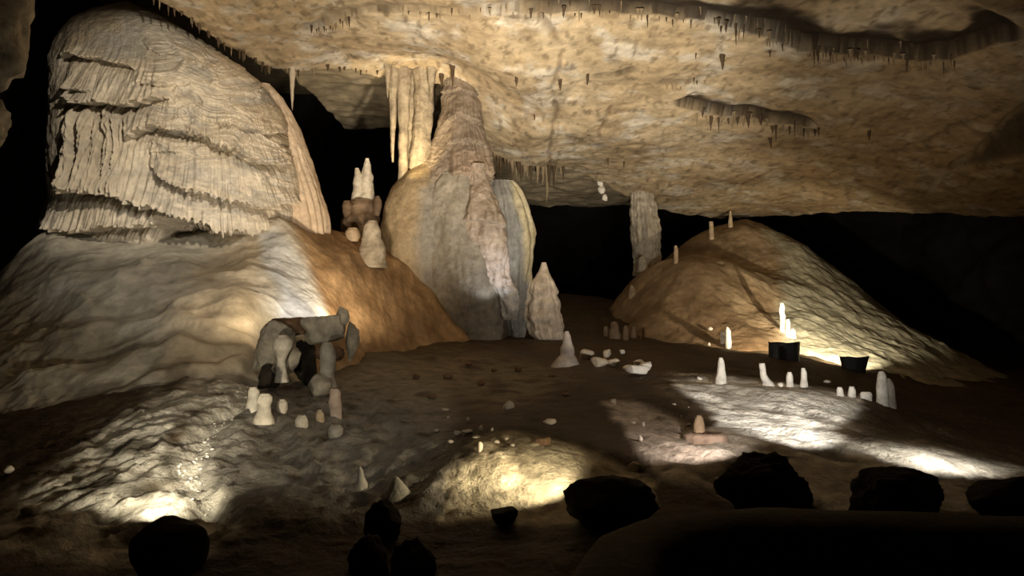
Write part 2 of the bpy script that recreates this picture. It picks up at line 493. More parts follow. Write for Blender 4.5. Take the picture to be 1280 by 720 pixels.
def ml_col(x, y, z, u, v):
    t = np.clip(.5 + .55 * fbm(x * .8, y * .8, z * .8, o=4), 0, 1)
    C = lerp3((.34, .31, .25), (.54, .495, .41), t)
    j = 10 * fbm(x * 1.5, y * 1.5, z * 1.5, o=3)
    # clay-stained flank
    m, _ = poly_mask(u + j, v + j, [(210, 470), (205, 380), (280, 320), (330, 268), (340, 300), (325, 380), (330, 480)], 28)
    C = C * (1 - .6 * m[:, None]) + np.array((.54, .41, .25))[None] * .6 * m[:, None]
    m, _ = poly_mask(u + j, v + j, [(360, 270), (500, 290), (640, 440), (380, 470), (400, 380)], 12)
    t2 = np.clip(.5 + .6 * fbm(x * 2 + y, y * 1.2 - x, z * 2, o=4), 0, 1)
    C2 = lerp3((.22, .13, .06), (.46, .30, .16), t2)
    C = C * (1 - m[:, None]) + C2 * m[:, None]
    # white calcite run
    m, _ = poly_mask(u + j * .6, v, [(322, 290), (345, 285), (372, 320), (402, 372), (410, 410), (345, 410), (352, 370), (330, 320)], 9)
    C = C * (1 - .9 * m[:, None]) + np.array((.52, .52, .51))[None] * .9 * m[:, None]
    m, _ = poly_mask(u + j, v + j, [(40, 480), (330, 440), (335, 500), (150, 520)], 15)
    m = m * sstep(.35, .6, .5 + .5 * fbm(x * 2, y * 2, o=3))
    C = C * (1 - .6 * m[:, None]) + np.array((.10, .075, .045))[None] * .6 * m[:, None]
    return C


moundL = build_mound('flowstone_mound', moundL_z, -10.5, 1.2, 8.0, 21, 640, 640, ml_detail, ml_col,
                     'broad grey and tan flowstone mound spreading below the tall draped mass', 'mound')


def mr_detail(x, y, z):
    u, v = uv_of(x, y, z)
    return .07 * fbm(x * .8, y * .8, o=4) + .035 * fbm(x * 2.5, y * 2.5, o=5) + .03 * sstep(960, 1000, u) * ridged(x * 1.2 + y * .3, y * .5 - x * .2, o=3)


def mr_col(x, y, z, u, v):
    t = np.clip(.5 + .6 * fbm(x * .9, y * .9, z * .9, o=4), 0, 1)
    t = np.clip(t + .35 * fbm(x * 1.6 + 4, y * 1.6, z * 1.6, o=4), 0, 1)
    C = lerp3((.20, .13, .07), (.44, .32, .195), t)
    j = 10 * fbm(x * 1.1, y * 1.1, z, o=3)
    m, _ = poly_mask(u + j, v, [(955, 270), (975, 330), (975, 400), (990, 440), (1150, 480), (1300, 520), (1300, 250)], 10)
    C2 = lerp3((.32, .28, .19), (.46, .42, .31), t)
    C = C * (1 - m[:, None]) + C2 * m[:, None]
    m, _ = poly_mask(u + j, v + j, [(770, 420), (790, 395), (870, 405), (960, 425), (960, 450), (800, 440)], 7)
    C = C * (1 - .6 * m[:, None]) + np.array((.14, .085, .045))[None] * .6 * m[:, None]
    return C


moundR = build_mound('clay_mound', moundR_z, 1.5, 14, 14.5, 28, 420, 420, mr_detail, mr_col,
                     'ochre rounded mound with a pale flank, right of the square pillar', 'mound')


# ------------------------------------------------------------------ ceiling
def pl(pts):
    return np.array([on_ceiling(u, v)[:2] for u, v in pts])


LEDGE1 = [(372, 40), (400, 33), (440, 20), (500, 13), (570, 16), (640, 13), (680, 17), (760, 20), (850, 24), (900, 29), (950, 42), (1000, 58), (1080, 68), (1150, 73), (1195, 66), (1240, 52), (1290, 42)]
LEDGE2 = [(838, 128), (870, 136), (905, 144), (960, 150), (1025, 156)]
LEDGE3 = [(700, 172), (745, 186), (800, 190), (850, 188)]
LEDGE4 = [(735, 96), (770, 92), (800, 80)]
LEDGE5 = [(820, 100), (845, 104), (880, 100)]
L1, L2, L3, L4, L5 = [pl(l) for l in (LEDGE1, LEDGE2, LEDGE3, LEDGE4, LEDGE5)]
CRACKS = [([(704, 60), (690, 110), (697, 140), (688, 170), (686, 212)], .035), ([(800, 128), (765, 132), (757, 150), (745, 178)], .03), ([(1130, 185), (1165, 176), (1210, 150)], .05),
          ([(905, 240), (940, 225), (985, 205)], .05), ([(870, 255), (930, 240)], .04), ([(700, 60), (680, 30), (672, 14)], .07)]
POCKET = [(1192, 208), (1225, 190), (1262, 150), (1300, 120), (1330, 170), (1290, 192), (1240, 202)]
CRL = [(pl(c), w) for c, w in CRACKS]


def edge_sd(x, y):
    d, arc = poly_sd(x, y, EDGE)
    return d + .14 * fbm(x * 1.3, y * 1.3, o=3), arc


def ceiling_field(x, y, detail=True):
    z = ceil_t(x, y)
    lf = {}
    if detail:
        for key, L, A, dec, cut in (('a', L1, .26, 1.0, .5), ('b', L2, .20, .5, .3), ('c', L3, .06, .3, .3), ('d', L4, .05, .3, .3), ('e', L5, .06, .3, .3)):
            d, arc = poly_sd(x, y, L)
            d = d + .05 * fbm(x * 2.5, y * 2.5, o=3)
            nn = len(L) - 1
            win = sstep(0, cut, arc) * sstep(nn, nn - cut, arc)
            win0 = win
            if key == 'a': win = win * (.6 + .4 * sstep(8.5, 10.5, arc)) * (.5 + .5 * sstep(4, 6, arc))
            # groove on the viewer's side of the line: jumps up at the lip and fades back
            near = np.where(d < 0, np.exp(d / dec), 0)
            z = z + A * win * near
            lf[key] = (d, win0 * (.45 + .55 * sstep(4.5, 6.5, arc)) if key == 'a' else win0, (.3 + .2 * sstep(4.5, 6, arc) + .5 * sstep(7.0, 10.0, arc)) if key == 'a' else np.ones_like(d))
        z = z + .10 * fbm(x * .45, y * .45, o=3) + .024 * fbm(x * 2.2, y * 2.2, o=3, gain=.5) - .045 * np.maximum(fbm(x * 4.5, y * 3.0, o=2) - .35, 0)
        pk, _ = poly_mask(*uv_of(x, y, z), POCKET, 7)
        z = z + .55 * pk * sstep(8, 10, y)
        for L, w in CRL:
            d, arc = poly_sd(x, y, L)
            d = d + .04 * fbm(x * 3, y * 3, o=2)
            nn = len(L) - 1
            win = sstep(0, .3, arc) * sstep(nn, nn - .3, arc)
            z = z + .06 * win * np.exp(-(d / w) ** 2)
    return z, lf


def build_ceiling():
    nx, ny = 760, 700
    xs = np.linspace(-12, 18, nx); ys = np.linspace(0, 33, ny)
    Xg, Yg = np.meshgrid(xs, ys)
    z, lf = ceiling_field(Xg, Yg)
    sd, arc = edge_sd(Xg, Yg)
    # recess behind the lip
    rl = H + 4.72 + .15 * fbm(Xg * .6, Yg * .6, o=3) + 3.5 * sstep(23.6, 24.6, Yg + .4 * fbm(Xg, Yg, o=2))
    rl = np.where(Xg < -4.9, H + 8.0, rl)
    rm = H + 3.42 - .105 * (Yg - 20.5) + .12 * fbm(Xg * .8, Yg * .8, o=3) + 4 * sstep(27.0, 28.0, Yg + .4 * fbm(Xg, Yg, o=2))
    k = sstep(-.9, -.5, Xg)
    rec = rl * (1 - k) + rm * k
    rec = np.where(Xg > 4.6, np.maximum(rec, z + .8), rec)
    rec = np.where((Xg > 6.5) & (Yg > 14), H + 6.5, rec)
    rec = np.maximum(rec, z + .12)
    S = sstep(0, .22, sd)
    Z = z * (1 - S) + rec * S
    x, y, zz = Xg.ravel(), Yg.ravel(), Z.ravel()
    t = np.clip(.5 + .5 * fbm(x * .55, y * .55, o=5, gain=.6), 0, 1)
    C = lerp3((.45, .325, .185), (.62, .49, .32), t)
    w = sstep(.50, .85, .5 + .55 * fbm(x * 1.0 + 30, y * 1.0, o=6, gain=.68))
    C = C * (1 - .75 * w[:, None]) + np.array((.70, .63, .52))[None] * .75 * w[:, None]
    g = sstep(.62, .9, .5 + .55 * fbm(x * 1.7 - 12, y * 1.7 + 8, o=5, gain=.65))
    C = C * (1 - .5 * g[:, None]) + np.array((.27, .195, .11))[None] * .5 * g[:, None]
    st = sstep(.62, .82, .5 + .5 * fbm(x * 6 + 5, y * 2.6, o=4, gain=.65))
    C = C * (1 - .6 * st[:, None]) + np.array((.16, .11, .06))[None] * .6 * st[:, None]
    # far right: light falloff painted in as browner, darker colour
    fr = sstep(4.0, 8.5, x + .8 * fbm(x * .5, y * .5, o=2))[:, None]
    C = C * (1 - fr) + C * np.array((.56, .50, .43))[None] * fr
    rc = S.ravel()[:, None]
    C = C * (1 - rc) + np.array((.46, .37, .245))[None] * (.75 + .5 * t[:, None]) * rc
    # dark drip stain in the grooves
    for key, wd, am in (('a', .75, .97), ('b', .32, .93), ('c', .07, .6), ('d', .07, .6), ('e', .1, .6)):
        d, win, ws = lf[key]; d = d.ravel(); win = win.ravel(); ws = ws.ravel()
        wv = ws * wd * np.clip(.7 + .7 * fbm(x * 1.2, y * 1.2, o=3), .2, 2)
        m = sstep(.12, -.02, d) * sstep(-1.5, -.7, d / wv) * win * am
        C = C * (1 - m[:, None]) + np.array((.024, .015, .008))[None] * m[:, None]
    pk, _ = poly_mask(*uv_of(x, y, zz), POCKET, 6)
    C = C * (1 - .8 * pk[:, None]) + np.array((.05, .032, .018))[None] * .8 * pk[:, None]  # shade of the overhung pocket painted in as dark colour
    for L, wd in CRL:
        d, arc = poly_sd(x, y, L)
        d = d + .04 * fbm(x * 3, y * 3, o=2); nn = len(L) - 1
        m = np.exp(-(d / wd) ** 2) * sstep(0, .3, arc) * sstep(nn, nn - .3, arc) * .65
        C = C * (1 - m[:, None]) + np.array((.10, .06, .03))[None] * m[:, None]
    o = link('ceiling', raw_mesh('ceiling', np.stack([x, y, zz], -1), grid_quads(ny, nx)[:, ::-1], None, C), M['ceiling'])
    o['kind'] = 'structure'


build_ceiling()


# ------------------------------------------------------------------ walls: dark rock closing the cave
def build_wall(name, fn, na, nb, flip=False):
    a, b = np.meshgrid(np.linspace(0, 1, na), np.linspace(0, 1, nb))
    V = fn(a.ravel(), b.ravel())
    Q = grid_quads(nb, na)
    o = link(name, raw_mesh(name, V, Q[:, ::-1] if flip else Q), M['wall'])
    o['kind'] = 'structure'
    return o


build_wall('wall_back', lambda a, b: np.stack([-14 + 33 * a, 33.5 + 1.2 * fbm(a * 8, b * 5, o=4), -1.5 + 13 * b], -1), 120, 60)
build_wall('wall_left', lambda a, b: np.stack([-11.5 + .8 * fbm(a * 10, b * 5, o=4) - 1.5 * b * (1 - b), -1 + 35 * a, -1.5 + 13 * b], -1), 120, 60)
build_wall('wall_right', lambda a, b: np.stack([16.5 + .8 * fbm(a * 10 + 7, b * 5, o=4), -1 + 35 * a, -2 + 9 * b], -1), 120, 60, True)


# ------------------------------------------------------------------ the tall draped flowstone mass
MASS_Y = 14.6
LEDGES = [  # outline of each shelf lip in (u, v), bulge, reach, tip length, flute
    ([(66, 70), (90, 64), (112, 70), (154, 80), (170, 84)], .20, 16, 3, .3),
    ([(76, 116), (85, 119), (104, 126), (133, 129), (165, 128), (185, 124), (212, 121)], .30, 38, 7, 1.0),
    ([(160, 172), (180, 159), (217, 158), (250, 167), (292, 187), (317, 200), (362, 200)], .30, 30, 6, .8),
    ([(82, 236), (104, 233), (137, 238), (180, 250), (233, 267), (275, 287), (308, 290), (338, 276)], .42, 62, 8, 1.0),
    ([(190, 206), (233, 233), (283, 247), (317, 255), (376, 250)], .26, 24, 6, .9),
    ([(50, 281), (83, 289), (137, 284), (167, 279), (200, 282), (240, 288)], .30, 34, 6, .8),
    ([(176, 50), (190, 62), (205, 72)], .08, 10, 2, .2), ([(170, 103), (200, 107), (222, 104)], .10, 12, 3, .8),
    ([(75, 108), (100, 111), (122, 110)], .12, 8, 3, .3), ([(262, 150), (300, 160), (340, 166), (366, 165)], .13, 14, 4, .5), ([(186, 190), (215, 186), (232, 190)], .07, 9, 2, .2),
]


def mass_disp(X, Y, Z, u, v, ang, w):
    fl = np.abs(perlin(u * .105 + 1.2 * perlin(u * .02, v * .012), v * .004)) * 2       # long vertical flutes
    fl2 = np.abs(perlin(u * .24 + 9, v * .008)) * 2
    flute = 1 - .65 * fl - .35 * fl2
    tip = (.5 + .5 * perlin(u * .30, np.full_like(u, 3.3))) + .7 * (.5 + .5 * perlin(u * .11 + 5, np.full_like(u, 7.7)))
    d = np.zeros_like(u); dz = np.zeros_like(u); lower = np.zeros_like(u)
    for i, (pts, A, h, tl, fa) in enumerate(LEDGES):
        P = np.array(pts, float)
        vs = np.interp(u, P[:, 0], P[:, 1]) + 4 * perlin(u * .035 + i * 3, np.full_like(u, i * 1.7))
        vl = vs + 1.5 * tl * (tip - .8)
        win = sstep(P[0, 0] - 6, P[0, 0] + 16, u) * sstep(P[-1, 0] + 6, P[-1, 0] - 16, u)
        dv = vl - v
        ds = np.maximum(vs - v, 0)
        up = np.exp(-ds / h)
        lip = sstep(0, 2.5, dv)
        bulge = A * win * up * lip
        d = d + bulge
        d = d + .12 * fa * win * np.exp(-ds / (h * .8)) * lip * (flute - .4)
        # undercut right below the lip
        un = np.where(dv < 0, np.exp(-(dv / 11.0) ** 2), 0) * win
        d = d - A * .7 * un
    vb = np.interp(u, [40, 120, 185, 233, 275, 308, 345], [292, 290, 268, 271, 291, 293, 280]) + 7 * (tip - .8)
    d = d - 1.0 * sstep(0, 5, v - vb) * sstep(185, 215, u)
    # long curtains at the left
    c = sstep(62, 90, u) * sstep(180, 150, u) * sstep(120, 140, v) * sstep(245, 225, v)
    d = d + c * .30 * (flute - .45)
    # scaly ripples across the upper face
    sc = sstep(165, 200, u) * sstep(30, 70, v) * sstep(215, 180, v) + .35 * sstep(200, 240, u) * sstep(200, 225, v) * sstep(300, 250, v)
    r = ridged(u * .022 + .8 * perlin(u * .03, v * .05), (v - .22 * u + 14 * perlin(u * .02, v * .02)) * .06, o=3, gain=.6)
    d = d + np.clip(sc, 0, 1) * .055 * (r - .9)
    d = d + .10 * perlin(X * .8, Z * .8, Y * .8) + .018 * fbm(X * 5, Z * 5, Y * 5, o=3)
    return d - .12, -.22 * np.maximum(d, 0)


def mass_col(x, y, z, u, v):
    t = np.clip(.5 + .55 * fbm(x * 1.1, z * 1.4, y * 1.1, o=4), 0, 1)
    C = lerp3((.46, .39, .29), (.66, .58, .46), t)
    j = 12 * fbm(x * 1.5, z * 1.5, y, o=3)
    m, _ = poly_mask(u + j, v + j, [(110, 60), (150, 20), (180, 30), (175, 70), (130, 75)], 9)
    C = C * (1 - .6 * m[:, None]) + np.array((.27, .26, .24))[None] * .6 * m[:, None]
    m, _ = poly_mask(u + j, v + j, [(235, 30), (320, 85), (365, 150), (372, 260), (345, 260), (340, 170), (270, 110), (215, 40)], 14)
    C = C * (1 - .45 * m[:, None]) + np.array((.36, .27, .17))[None] * .45 * m[:, None]
    m, _ = poly_mask(u + j, v + j, [(62, 70), (100, 18), (150, 2), (120, 60), (90, 66)], 8)
    C = C * (1 - .55 * m[:, None]) + np.array((.33, .25, .15))[None] * .55 * m[:, None]
    sc = sstep(165, 200, u) * sstep(30, 70, v) * sstep(290, 250, v)
    r = ridged(u * .022 + .8 * perlin(u * .03, v * .05), (v - .22 * u + 14 * perlin(u * .02, v * .02)) * .06, o=3, gain=.6)
    m = sc * sstep(1.15, .6, r)
    C = C * (1 - .5 * m[:, None]) + np.array((.25, .23, .205))[None] * .5 * m[:, None]
    g = sstep(.5, .8, .5 + .6 * fbm(u * .012, v * .03, o=5, gain=.6))
    C = C * (1 - .35 * g[:, None]) + np.array((.36, .335, .30))[None] * .35 * g[:, None]
    return C


mass = empty('draped_flowstone', W(215, 300, MASS_Y))
tag(mass, 'tall pale domed flowstone mass hung with fluted draperies, biggest formation at left', 'flowstone')
mb = W(215, 300, MASS_Y)
lathe_obj('flowstone_body', [(0, 148, 158), (4, 118, 190), (12, 100, 214), (24, 82, 240), (42, 68, 274), (66, 60, 312), (95, 62, 340), (120, 64, 354), (150, 66, 366), (200, 70, 374), (240, 70, 376),
                            (262, 62, 375), (280, 60, 373), (298, 66, 352), (330, 90, 330)], MASS_Y, M['drape'], mass, mb,
          N=560, Mc=840, dr=.72, p=.85, disp=mass_disp, colf=mass_col, zk=.75, front=(1.75, 780))


def cur_disp(X, Y, Z, u, v, ang, w):
    return .07 * fbm(X * 1.5, Z * .5, Y * 1.5, o=3) + .09 * np.abs(perlin(ang * 5, Z * .25)) * sstep(150, 290, v) + .015 * fbm(X * 6, Z * 3, Y * 6, o=3)


def cur_col(x, y, z, u, v):
    t = np.clip(.5 + .55 * fbm(x * 1.5, z * .7, y * 1.5, o=4), 0, 1)
    return lerp3((.56, .42, .29), (.70, .57, .43), t)


lathe_obj('side_drapery', [(104, 318, 336), (116, 316, 350), (130, 312, 360), (160, 306, 374), (200, 304, 388), (230, 304, 399), (255, 306, 407), (280, 310, 411), (305, 316, 411)], 15.1, M['drape'], mass, mb,
          N=200, Mc=260, dr=.8, disp=cur_disp, colf=cur_col, zk=.5)


# ------------------------------------------------------------------ central column
def tiers(X, Z, u, v, ledges):
    d = np.zeros_like(u)
    tip = .5 + .5 * perlin(u * .45, np.full_like(u, 2.2))
    for i, (pts, A, h, tl) in enumerate(ledges):
        P = np.array(pts, float)
        vl = np.interp(u, P[:, 0], P[:, 1]) + tl * (tip - .5)
        win = sstep(P[0, 0] - 4, P[0, 0] + 8, u) * sstep(P[-1, 0] + 4, P[-1, 0] - 8, u)
        dv = vl - v
        d = d + A * win * np.where(dv >= 0, np.exp(-dv / h) * sstep(0, 2, dv), -.3 * np.exp(dv / 4))
        d = d + A * .35 * win * np.where(dv >= 0, np.exp(-dv / h), 0) * perlin(u * .35, v * .02)
    return d


def shaft_disp(X, Y, Z, u, v, ang, w):
    d = tiers(X, Z, u, v, [([(563, 219), (590, 222), (612, 219)], .30, 24, 7), ([(555, 157), (575, 144), (602, 158)], .12, 14, 3), ([(550, 118), (575, 112), (598, 122)], .08, 10, 3),
                           ([(560, 180), (585, 176), (606, 184)], .10, 9, 3)])
    up = sstep(112, 98, v)
    d = d + up * .12 * np.abs(perlin(ang * 4.5, Z * .15))
    d = d + .06 * fbm(X * 2.2, Z * 2.2, Y * 2.2, o=4) + .02 * sstep(160, 190, v) * ridged(u * .12, v * .18, o=2)
    return d


def shaft_col(x, y, z, u, v):
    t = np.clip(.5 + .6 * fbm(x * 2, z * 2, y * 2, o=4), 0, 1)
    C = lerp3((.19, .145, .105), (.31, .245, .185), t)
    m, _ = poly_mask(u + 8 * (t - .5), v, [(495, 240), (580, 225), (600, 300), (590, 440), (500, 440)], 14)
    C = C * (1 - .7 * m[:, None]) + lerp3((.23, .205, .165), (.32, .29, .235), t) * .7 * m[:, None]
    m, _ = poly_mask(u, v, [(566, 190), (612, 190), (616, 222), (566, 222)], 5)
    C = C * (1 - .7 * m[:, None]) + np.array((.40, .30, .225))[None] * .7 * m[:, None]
    return C


def lobe_disp(X, Y, Z, u, v, ang, w):
    return .08 * fbm(X * .9, Z * .7, Y * .9, o=3) + .012 * fbm(X * 6, Z * 6, Y * 6, o=3)


def lobe_col(x, y, z, u, v):
    t = np.clip(.5 + .55 * fbm(x * 1.2, z * 1.0, y * 1.2, o=4), 0, 1)
    C = lerp3((.30, .22, .125), (.42, .325, .20), t)
    m, _ = poly_mask(u + 6 * (t - .5), v + 20 * (t - .5), [(525, 230), (600, 220), (610, 430), (530, 430), (520, 300)], 10)
    C2 = lerp3((.21, .185, .15), (.29, .255, .205), t)
    return C * (1 - m[:, None]) + C2 * m[:, None]


def mid_disp(X, Y, Z, u, v, ang, w):
    return .09 * fbm(X * 1.1, Z * .8, Y * 1.1, o=4) + .05 * (ridged(ang * 1.2, Z * .35, ang * 0 + 2.1, o=2) - .8) + .012 * fbm(X * 6, Z * 6, Y * 6, o=3)


def mid_col(x, y, z, u, v):
    t = np.clip(.5 + .55 * fbm(x * 1.4, z * 1.2, y * 1.4, o=5), 0, 1)
    return lerp3((.20, .175, .135), (.33, .29, .23), t)


def ridge_disp(X, Y, Z, u, v, ang, w):
    return tiers(X, Z, u, v, [([(578, 276), (605, 278), (630, 285)], .10, 18, 3), ([(596, 345), (640, 352)], .04, 10, 2)]) + .16 * fbm(X * 1.6, Z * 1.1, Y * 1.6, o=3) + .03 * fbm(X * 7, Z * 7, Y * 7, o=3)


def ridge_col(x, y, z, u, v):
    t = np.clip(.5 + .6 * fbm(x * 3, z * 3, y * 3, o=4), 0, 1)
    C = lerp3((.25, .195, .145), (.40, .32, .25), t)
    lit = sstep(290, 330, v)[:, None]  # lamp light on the lower ridge painted into its colour
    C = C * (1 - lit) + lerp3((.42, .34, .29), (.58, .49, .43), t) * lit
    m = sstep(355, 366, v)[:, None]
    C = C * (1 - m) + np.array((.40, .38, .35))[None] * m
    return C


def right_disp(X, Y, Z, u, v, ang, w):
    return .05 * np.abs(perlin(ang * 2.0 + 3, Z * .45)) * 2 - .03 + .06 * fbm(X * 1.6, Z * 1.2, Y * 1.6, o=4)


def right_col(x, y, z, u, v):
    t = np.clip(.5 + .6 * fbm(x * 1.5, z * 1.5, y * 1.5, o=4), 0, 1)
    C = lerp3((.17, .16, .145), (.26, .25, .22), t)
    m, _ = poly_mask(u + 6 * (t - .5), v, [(638, 226), (676, 236), (680, 370), (656, 350), (654, 290)], 4)
    C2 = lerp3((.32, .265, .15), (.44, .38, .25), t)
    return C * (1 - m[:, None]) + C2 * m[:, None]


cb = W(590, 425, 16.2)
colm = empty('flowstone_column', cb)
tag(colm, 'massive flowstone column tapering up to the ceiling, with bulging lower lobes', 'column')
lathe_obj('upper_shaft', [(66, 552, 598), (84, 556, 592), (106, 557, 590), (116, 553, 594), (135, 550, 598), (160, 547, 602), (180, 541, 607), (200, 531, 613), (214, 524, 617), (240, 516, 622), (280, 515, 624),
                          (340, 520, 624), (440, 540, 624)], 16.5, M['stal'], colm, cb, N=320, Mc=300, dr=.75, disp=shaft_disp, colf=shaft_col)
lathe_obj('left_lobe', [(204, 524, 548), (211, 508, 560), (223, 495, 572), (240, 486, 580), (262, 479, 584), (290, 475, 586), (320, 476, 588), (360, 488, 590), (400, 508, 590), (440, 530, 590)], 16.4, M['stal'], colm, cb,
          N=180, Mc=160, dr=.8, disp=lobe_disp, colf=lobe_col)
lathe_obj('middle_lobe', [(216, 552, 604), (224, 543, 612), (244, 534, 618), (280, 527, 623), (320, 526, 628), (352, 529, 631), (364, 530, 632), (400, 538, 634), (440, 545, 634)], 16.15, M['stal'], colm, cb,
          N=200, Mc=200, dr=.8, disp=mid_disp, colf=mid_col)
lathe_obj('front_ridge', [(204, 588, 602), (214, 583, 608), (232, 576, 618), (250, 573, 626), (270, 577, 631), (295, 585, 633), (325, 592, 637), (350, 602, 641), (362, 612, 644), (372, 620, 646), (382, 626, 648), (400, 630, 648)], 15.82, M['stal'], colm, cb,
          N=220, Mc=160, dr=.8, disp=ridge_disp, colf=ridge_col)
lathe_obj('right_lobe', [(225, 612, 638), (232, 604, 650), (248, 600, 660), (275, 600, 667), (300, 602, 669), (325, 606, 668), (345, 612, 664), (370, 618, 662), (400, 624, 660), (430, 630, 656)], 16.3, M['stal'], colm, cb,
          N=180, Mc=180, dr=.8, disp=right_disp, colf=right_col)


# ------------------------------------------------------------------ generic dripstone builders
def knob_disp(k=1.0, seed=0.0, rib=0.0):
    def f(X, Y, Z, u, v, ang, w):
        return np.minimum(w, .4) * k * (.30 * fbm(X * 4 + seed, Z * 4, Y * 4, o=3) + .22 * perlin(X * 0 + seed, Z * 7, X * 0 + .5)) + rib * w * (np.abs(perlin(ang * 3 + seed, Z * .4)) - .3)
    return f


def tone(a, b, s=4.0):
    def f(x, y, z, u, v):
        t = np.clip(.5 + .6 * fbm(x * s, z * s, y * s, o=3), 0, 1)
        return lerp3(a, b, t)
    return f


PALE_C = tone((.56, .48, .36), (.78, .70, .57)); WARM_C = tone((.40, .29, .18), (.60, .46, .31)); GREY_C = tone((.27, .24, .20), (.46, .41, .34)); BROWN_C = tone((.17, .11, .065), (.30, .21, .13))
PINK_C = tone((.48, .35, .27), (.66, .52, .42)); SNOW_C = tone((.74, .68, .58), (.88, .83, .74))


def stalagmite(rows, Y, label, colf=PALE_C, k=1.0, N=48, Mc=28, dr=.95, rib=0.0, group=None, name='stalagmite', parent=None, base=None, mat='stal', cat=None):
    o = lathe_obj(name, rows, Y, M[mat], parent, base, N=N, Mc=Mc, dr=dr, disp=knob_disp(k, rnd.uniform(0, 90), rib), colf=colf, zk=.2)
    if parent is None: tag(o, label, cat or name.replace('_', ' '), group)
    return o


# twin-tipped stalagmite left of the column, on its knobbed pedestal
tb = on_ground(450, 288); TY = tb[1] + .3
tw = empty('twin_stalagmite', W(450, 290, TY))
tag(tw, 'pale twin-pointed stalagmite on a dark knobby pedestal, in the gap beside the column', 'stalagmite')
stalagmite([(198, 457, 461), (205, 454, 464), (215, 452, 466), (235, 449, 468), (258, 447, 469)], TY, '', PALE_C, .7, parent=tw, base=W(450, 290, TY), name='tall_tip')
stalagmite([(210, 444, 448), (216, 442, 452), (230, 442, 458), (258, 440, 460)], TY, '', PALE_C, .7, parent=tw, base=W(450, 290, TY), name='short_tip')
stalagmite([(250, 438, 470), (256, 434, 473), (268, 430, 474), (282, 427, 472), (300, 424, 474)], TY, '', BROWN_C, .8, parent=tw, base=W(450, 290, TY), name='pedestal')
stalagmite([(251, 430, 437), (256, 428, 440), (264, 428, 440), (272, 430, 440)], TY - .2, '', BROWN_C, .4, parent=tw, base=W(450, 290, TY), name='side_knob')
stalagmite([(245, 470, 474), (250, 467, 477), (258, 466, 477), (270, 466, 474)], TY - .2, '', BROWN_C, .4, parent=tw, base=W(450, 290, TY), name='side_knob')


def ground_Y(u, v): return on_ground(u, v)[1]


stalagmite([(276, 461, 470), (280, 457, 473), (290, 454, 477), (305, 452, 480), (325, 446, 484), (335, 444, 486)], ground_Y(466, 322), 'rounded pale stalagmite stub at the left foot of the column', tone((.36, .30, .22), (.50, .43, .33)), .6)
stalagmite([(285, 436, 446), (289, 432, 450), (295, 432, 451), (302, 436, 448)], ground_Y(441, 300), 'small tan rounded knob left of the pale rounded stub', WARM_C, .5, name='rounded_stone', cat='rock')
stalagmite([(328, 677, 682), (336, 675, 685), (348, 668, 690), (354, 660, 693), (372, 657, 698), (400, 657, 702), (418, 660, 704), (430, 672, 704), (442, 682, 702)], ground_Y(690, 426) + .2,
           'tall lit cream stalagmite standing at the right foot of the column', tone((.50, .40, .30), (.74, .63, .50)), .5, N=110, Mc=72, rib=.35)
stalagmite([(343, 650, 658), (350, 646, 664), (375, 644, 668), (405, 646, 670), (415, 646, 668)], ground_Y(655, 408) + .3, 'dark grey ribbed stalagmite between the column and the tall cream stalagmite', GREY_C, .5, N=60, Mc=48, rib=.4)
stalagmite([(376, 640, 646), (381, 637, 650), (392, 636, 651), (402, 635, 652), (410, 634, 654)], ground_Y(643, 406), 'short brown stump under the bright white base of the column', tone((.22, .13, .06), (.42, .27, .16)), .6, name='rock_stump')
stalagmite([(414, 706, 711), (418, 704, 713), (431, 703, 715), (434, 701, 717), (444, 700, 718), (448, 695, 721), (456, 690, 724), (466, 686, 726)], ground_Y(706, 458),
           'small tiered grey stalagmite in front of the tall cream stalagmite', tone((.40, .34, .29), (.62, .55, .47)), .5, N=70, Mc=40)

# square pillar reaching the ceiling
PY = 22.3
stalagmite([(222, 784, 822), (236, 789, 816), (250, 788, 819), (272, 787, 823), (292, 788, 826), (312, 790, 826), (328, 792, 826), (345, 790, 830)], PY,
           'thick pale square pillar joining floor and ceiling beside the black hole', tone((.36, .31, .235), (.54, .47, .37)), .35, N=160, Mc=90, dr=.8, rib=.22, name='stone_pillar', cat='pillar')
stalagmite([(321, 800, 805), (326, 798, 808), (340, 796, 811)], PY - .8, 'little pale knob at the foot of the square pillar', tone((.42, .37, .28), (.54, .47, .37)), .5, N=24)
for rows, lab in [([(307, 843, 846), (312, 842, 848), (330, 842, 848)], 'thin little stalagmite just right of the square pillar'),
                  ([(277, 886, 891), (282, 886, 892), (300, 886, 893)], 'short candle-like stalagmite on the crest of the clay mound, left one'),
                  ([(264, 912, 914), (272, 911, 915), (286, 910, 917)], 'thin stalagmite reaching the ceiling on the clay mound top')]:
    c = .5 * (rows[-1][1] + rows[-1][2])
    stalagmite(rows, ground_Y(c, rows[-1][0] - 2), lab, WARM_C, .5, N=30, Mc=18)
stalagmite([(357, 788, 791), (362, 786, 794), (374, 785, 796)], ground_Y(790, 370), 'small tan peg on the left slope of the clay mound', WARM_C, .5, N=24, Mc=18)
# brown stumps in the dip left of the mound
for i, (u, vt, vb, w) in enumerate([(768, 402, 422, 13), (782, 407, 424, 8), (792, 408, 424, 7), (803, 409, 426, 6), (757, 408, 420, 6)]):
    stalagmite([(vt, u - w * .25, u + w * .25), (vt + 3, u - w * .45, u + w * .45), (vb, u - w * .55, u + w * .55), (vb + 6, u - w * .6, u + w * .6)], ground_Y(u, vb),
               ['broadest brown stump in the dark dip left of the clay mound', 'second brown stump from the broad one in the dark dip', 'third brown stump from the broad one in the dark dip', 'rightmost small brown stump of the dip left of the clay mound', 'leftmost small brown stump of the dip behind the white rubble'][i],
               BROWN_C, .7, N=24, Mc=18, name='rock_stump', group='brown stumps left of the clay mound')

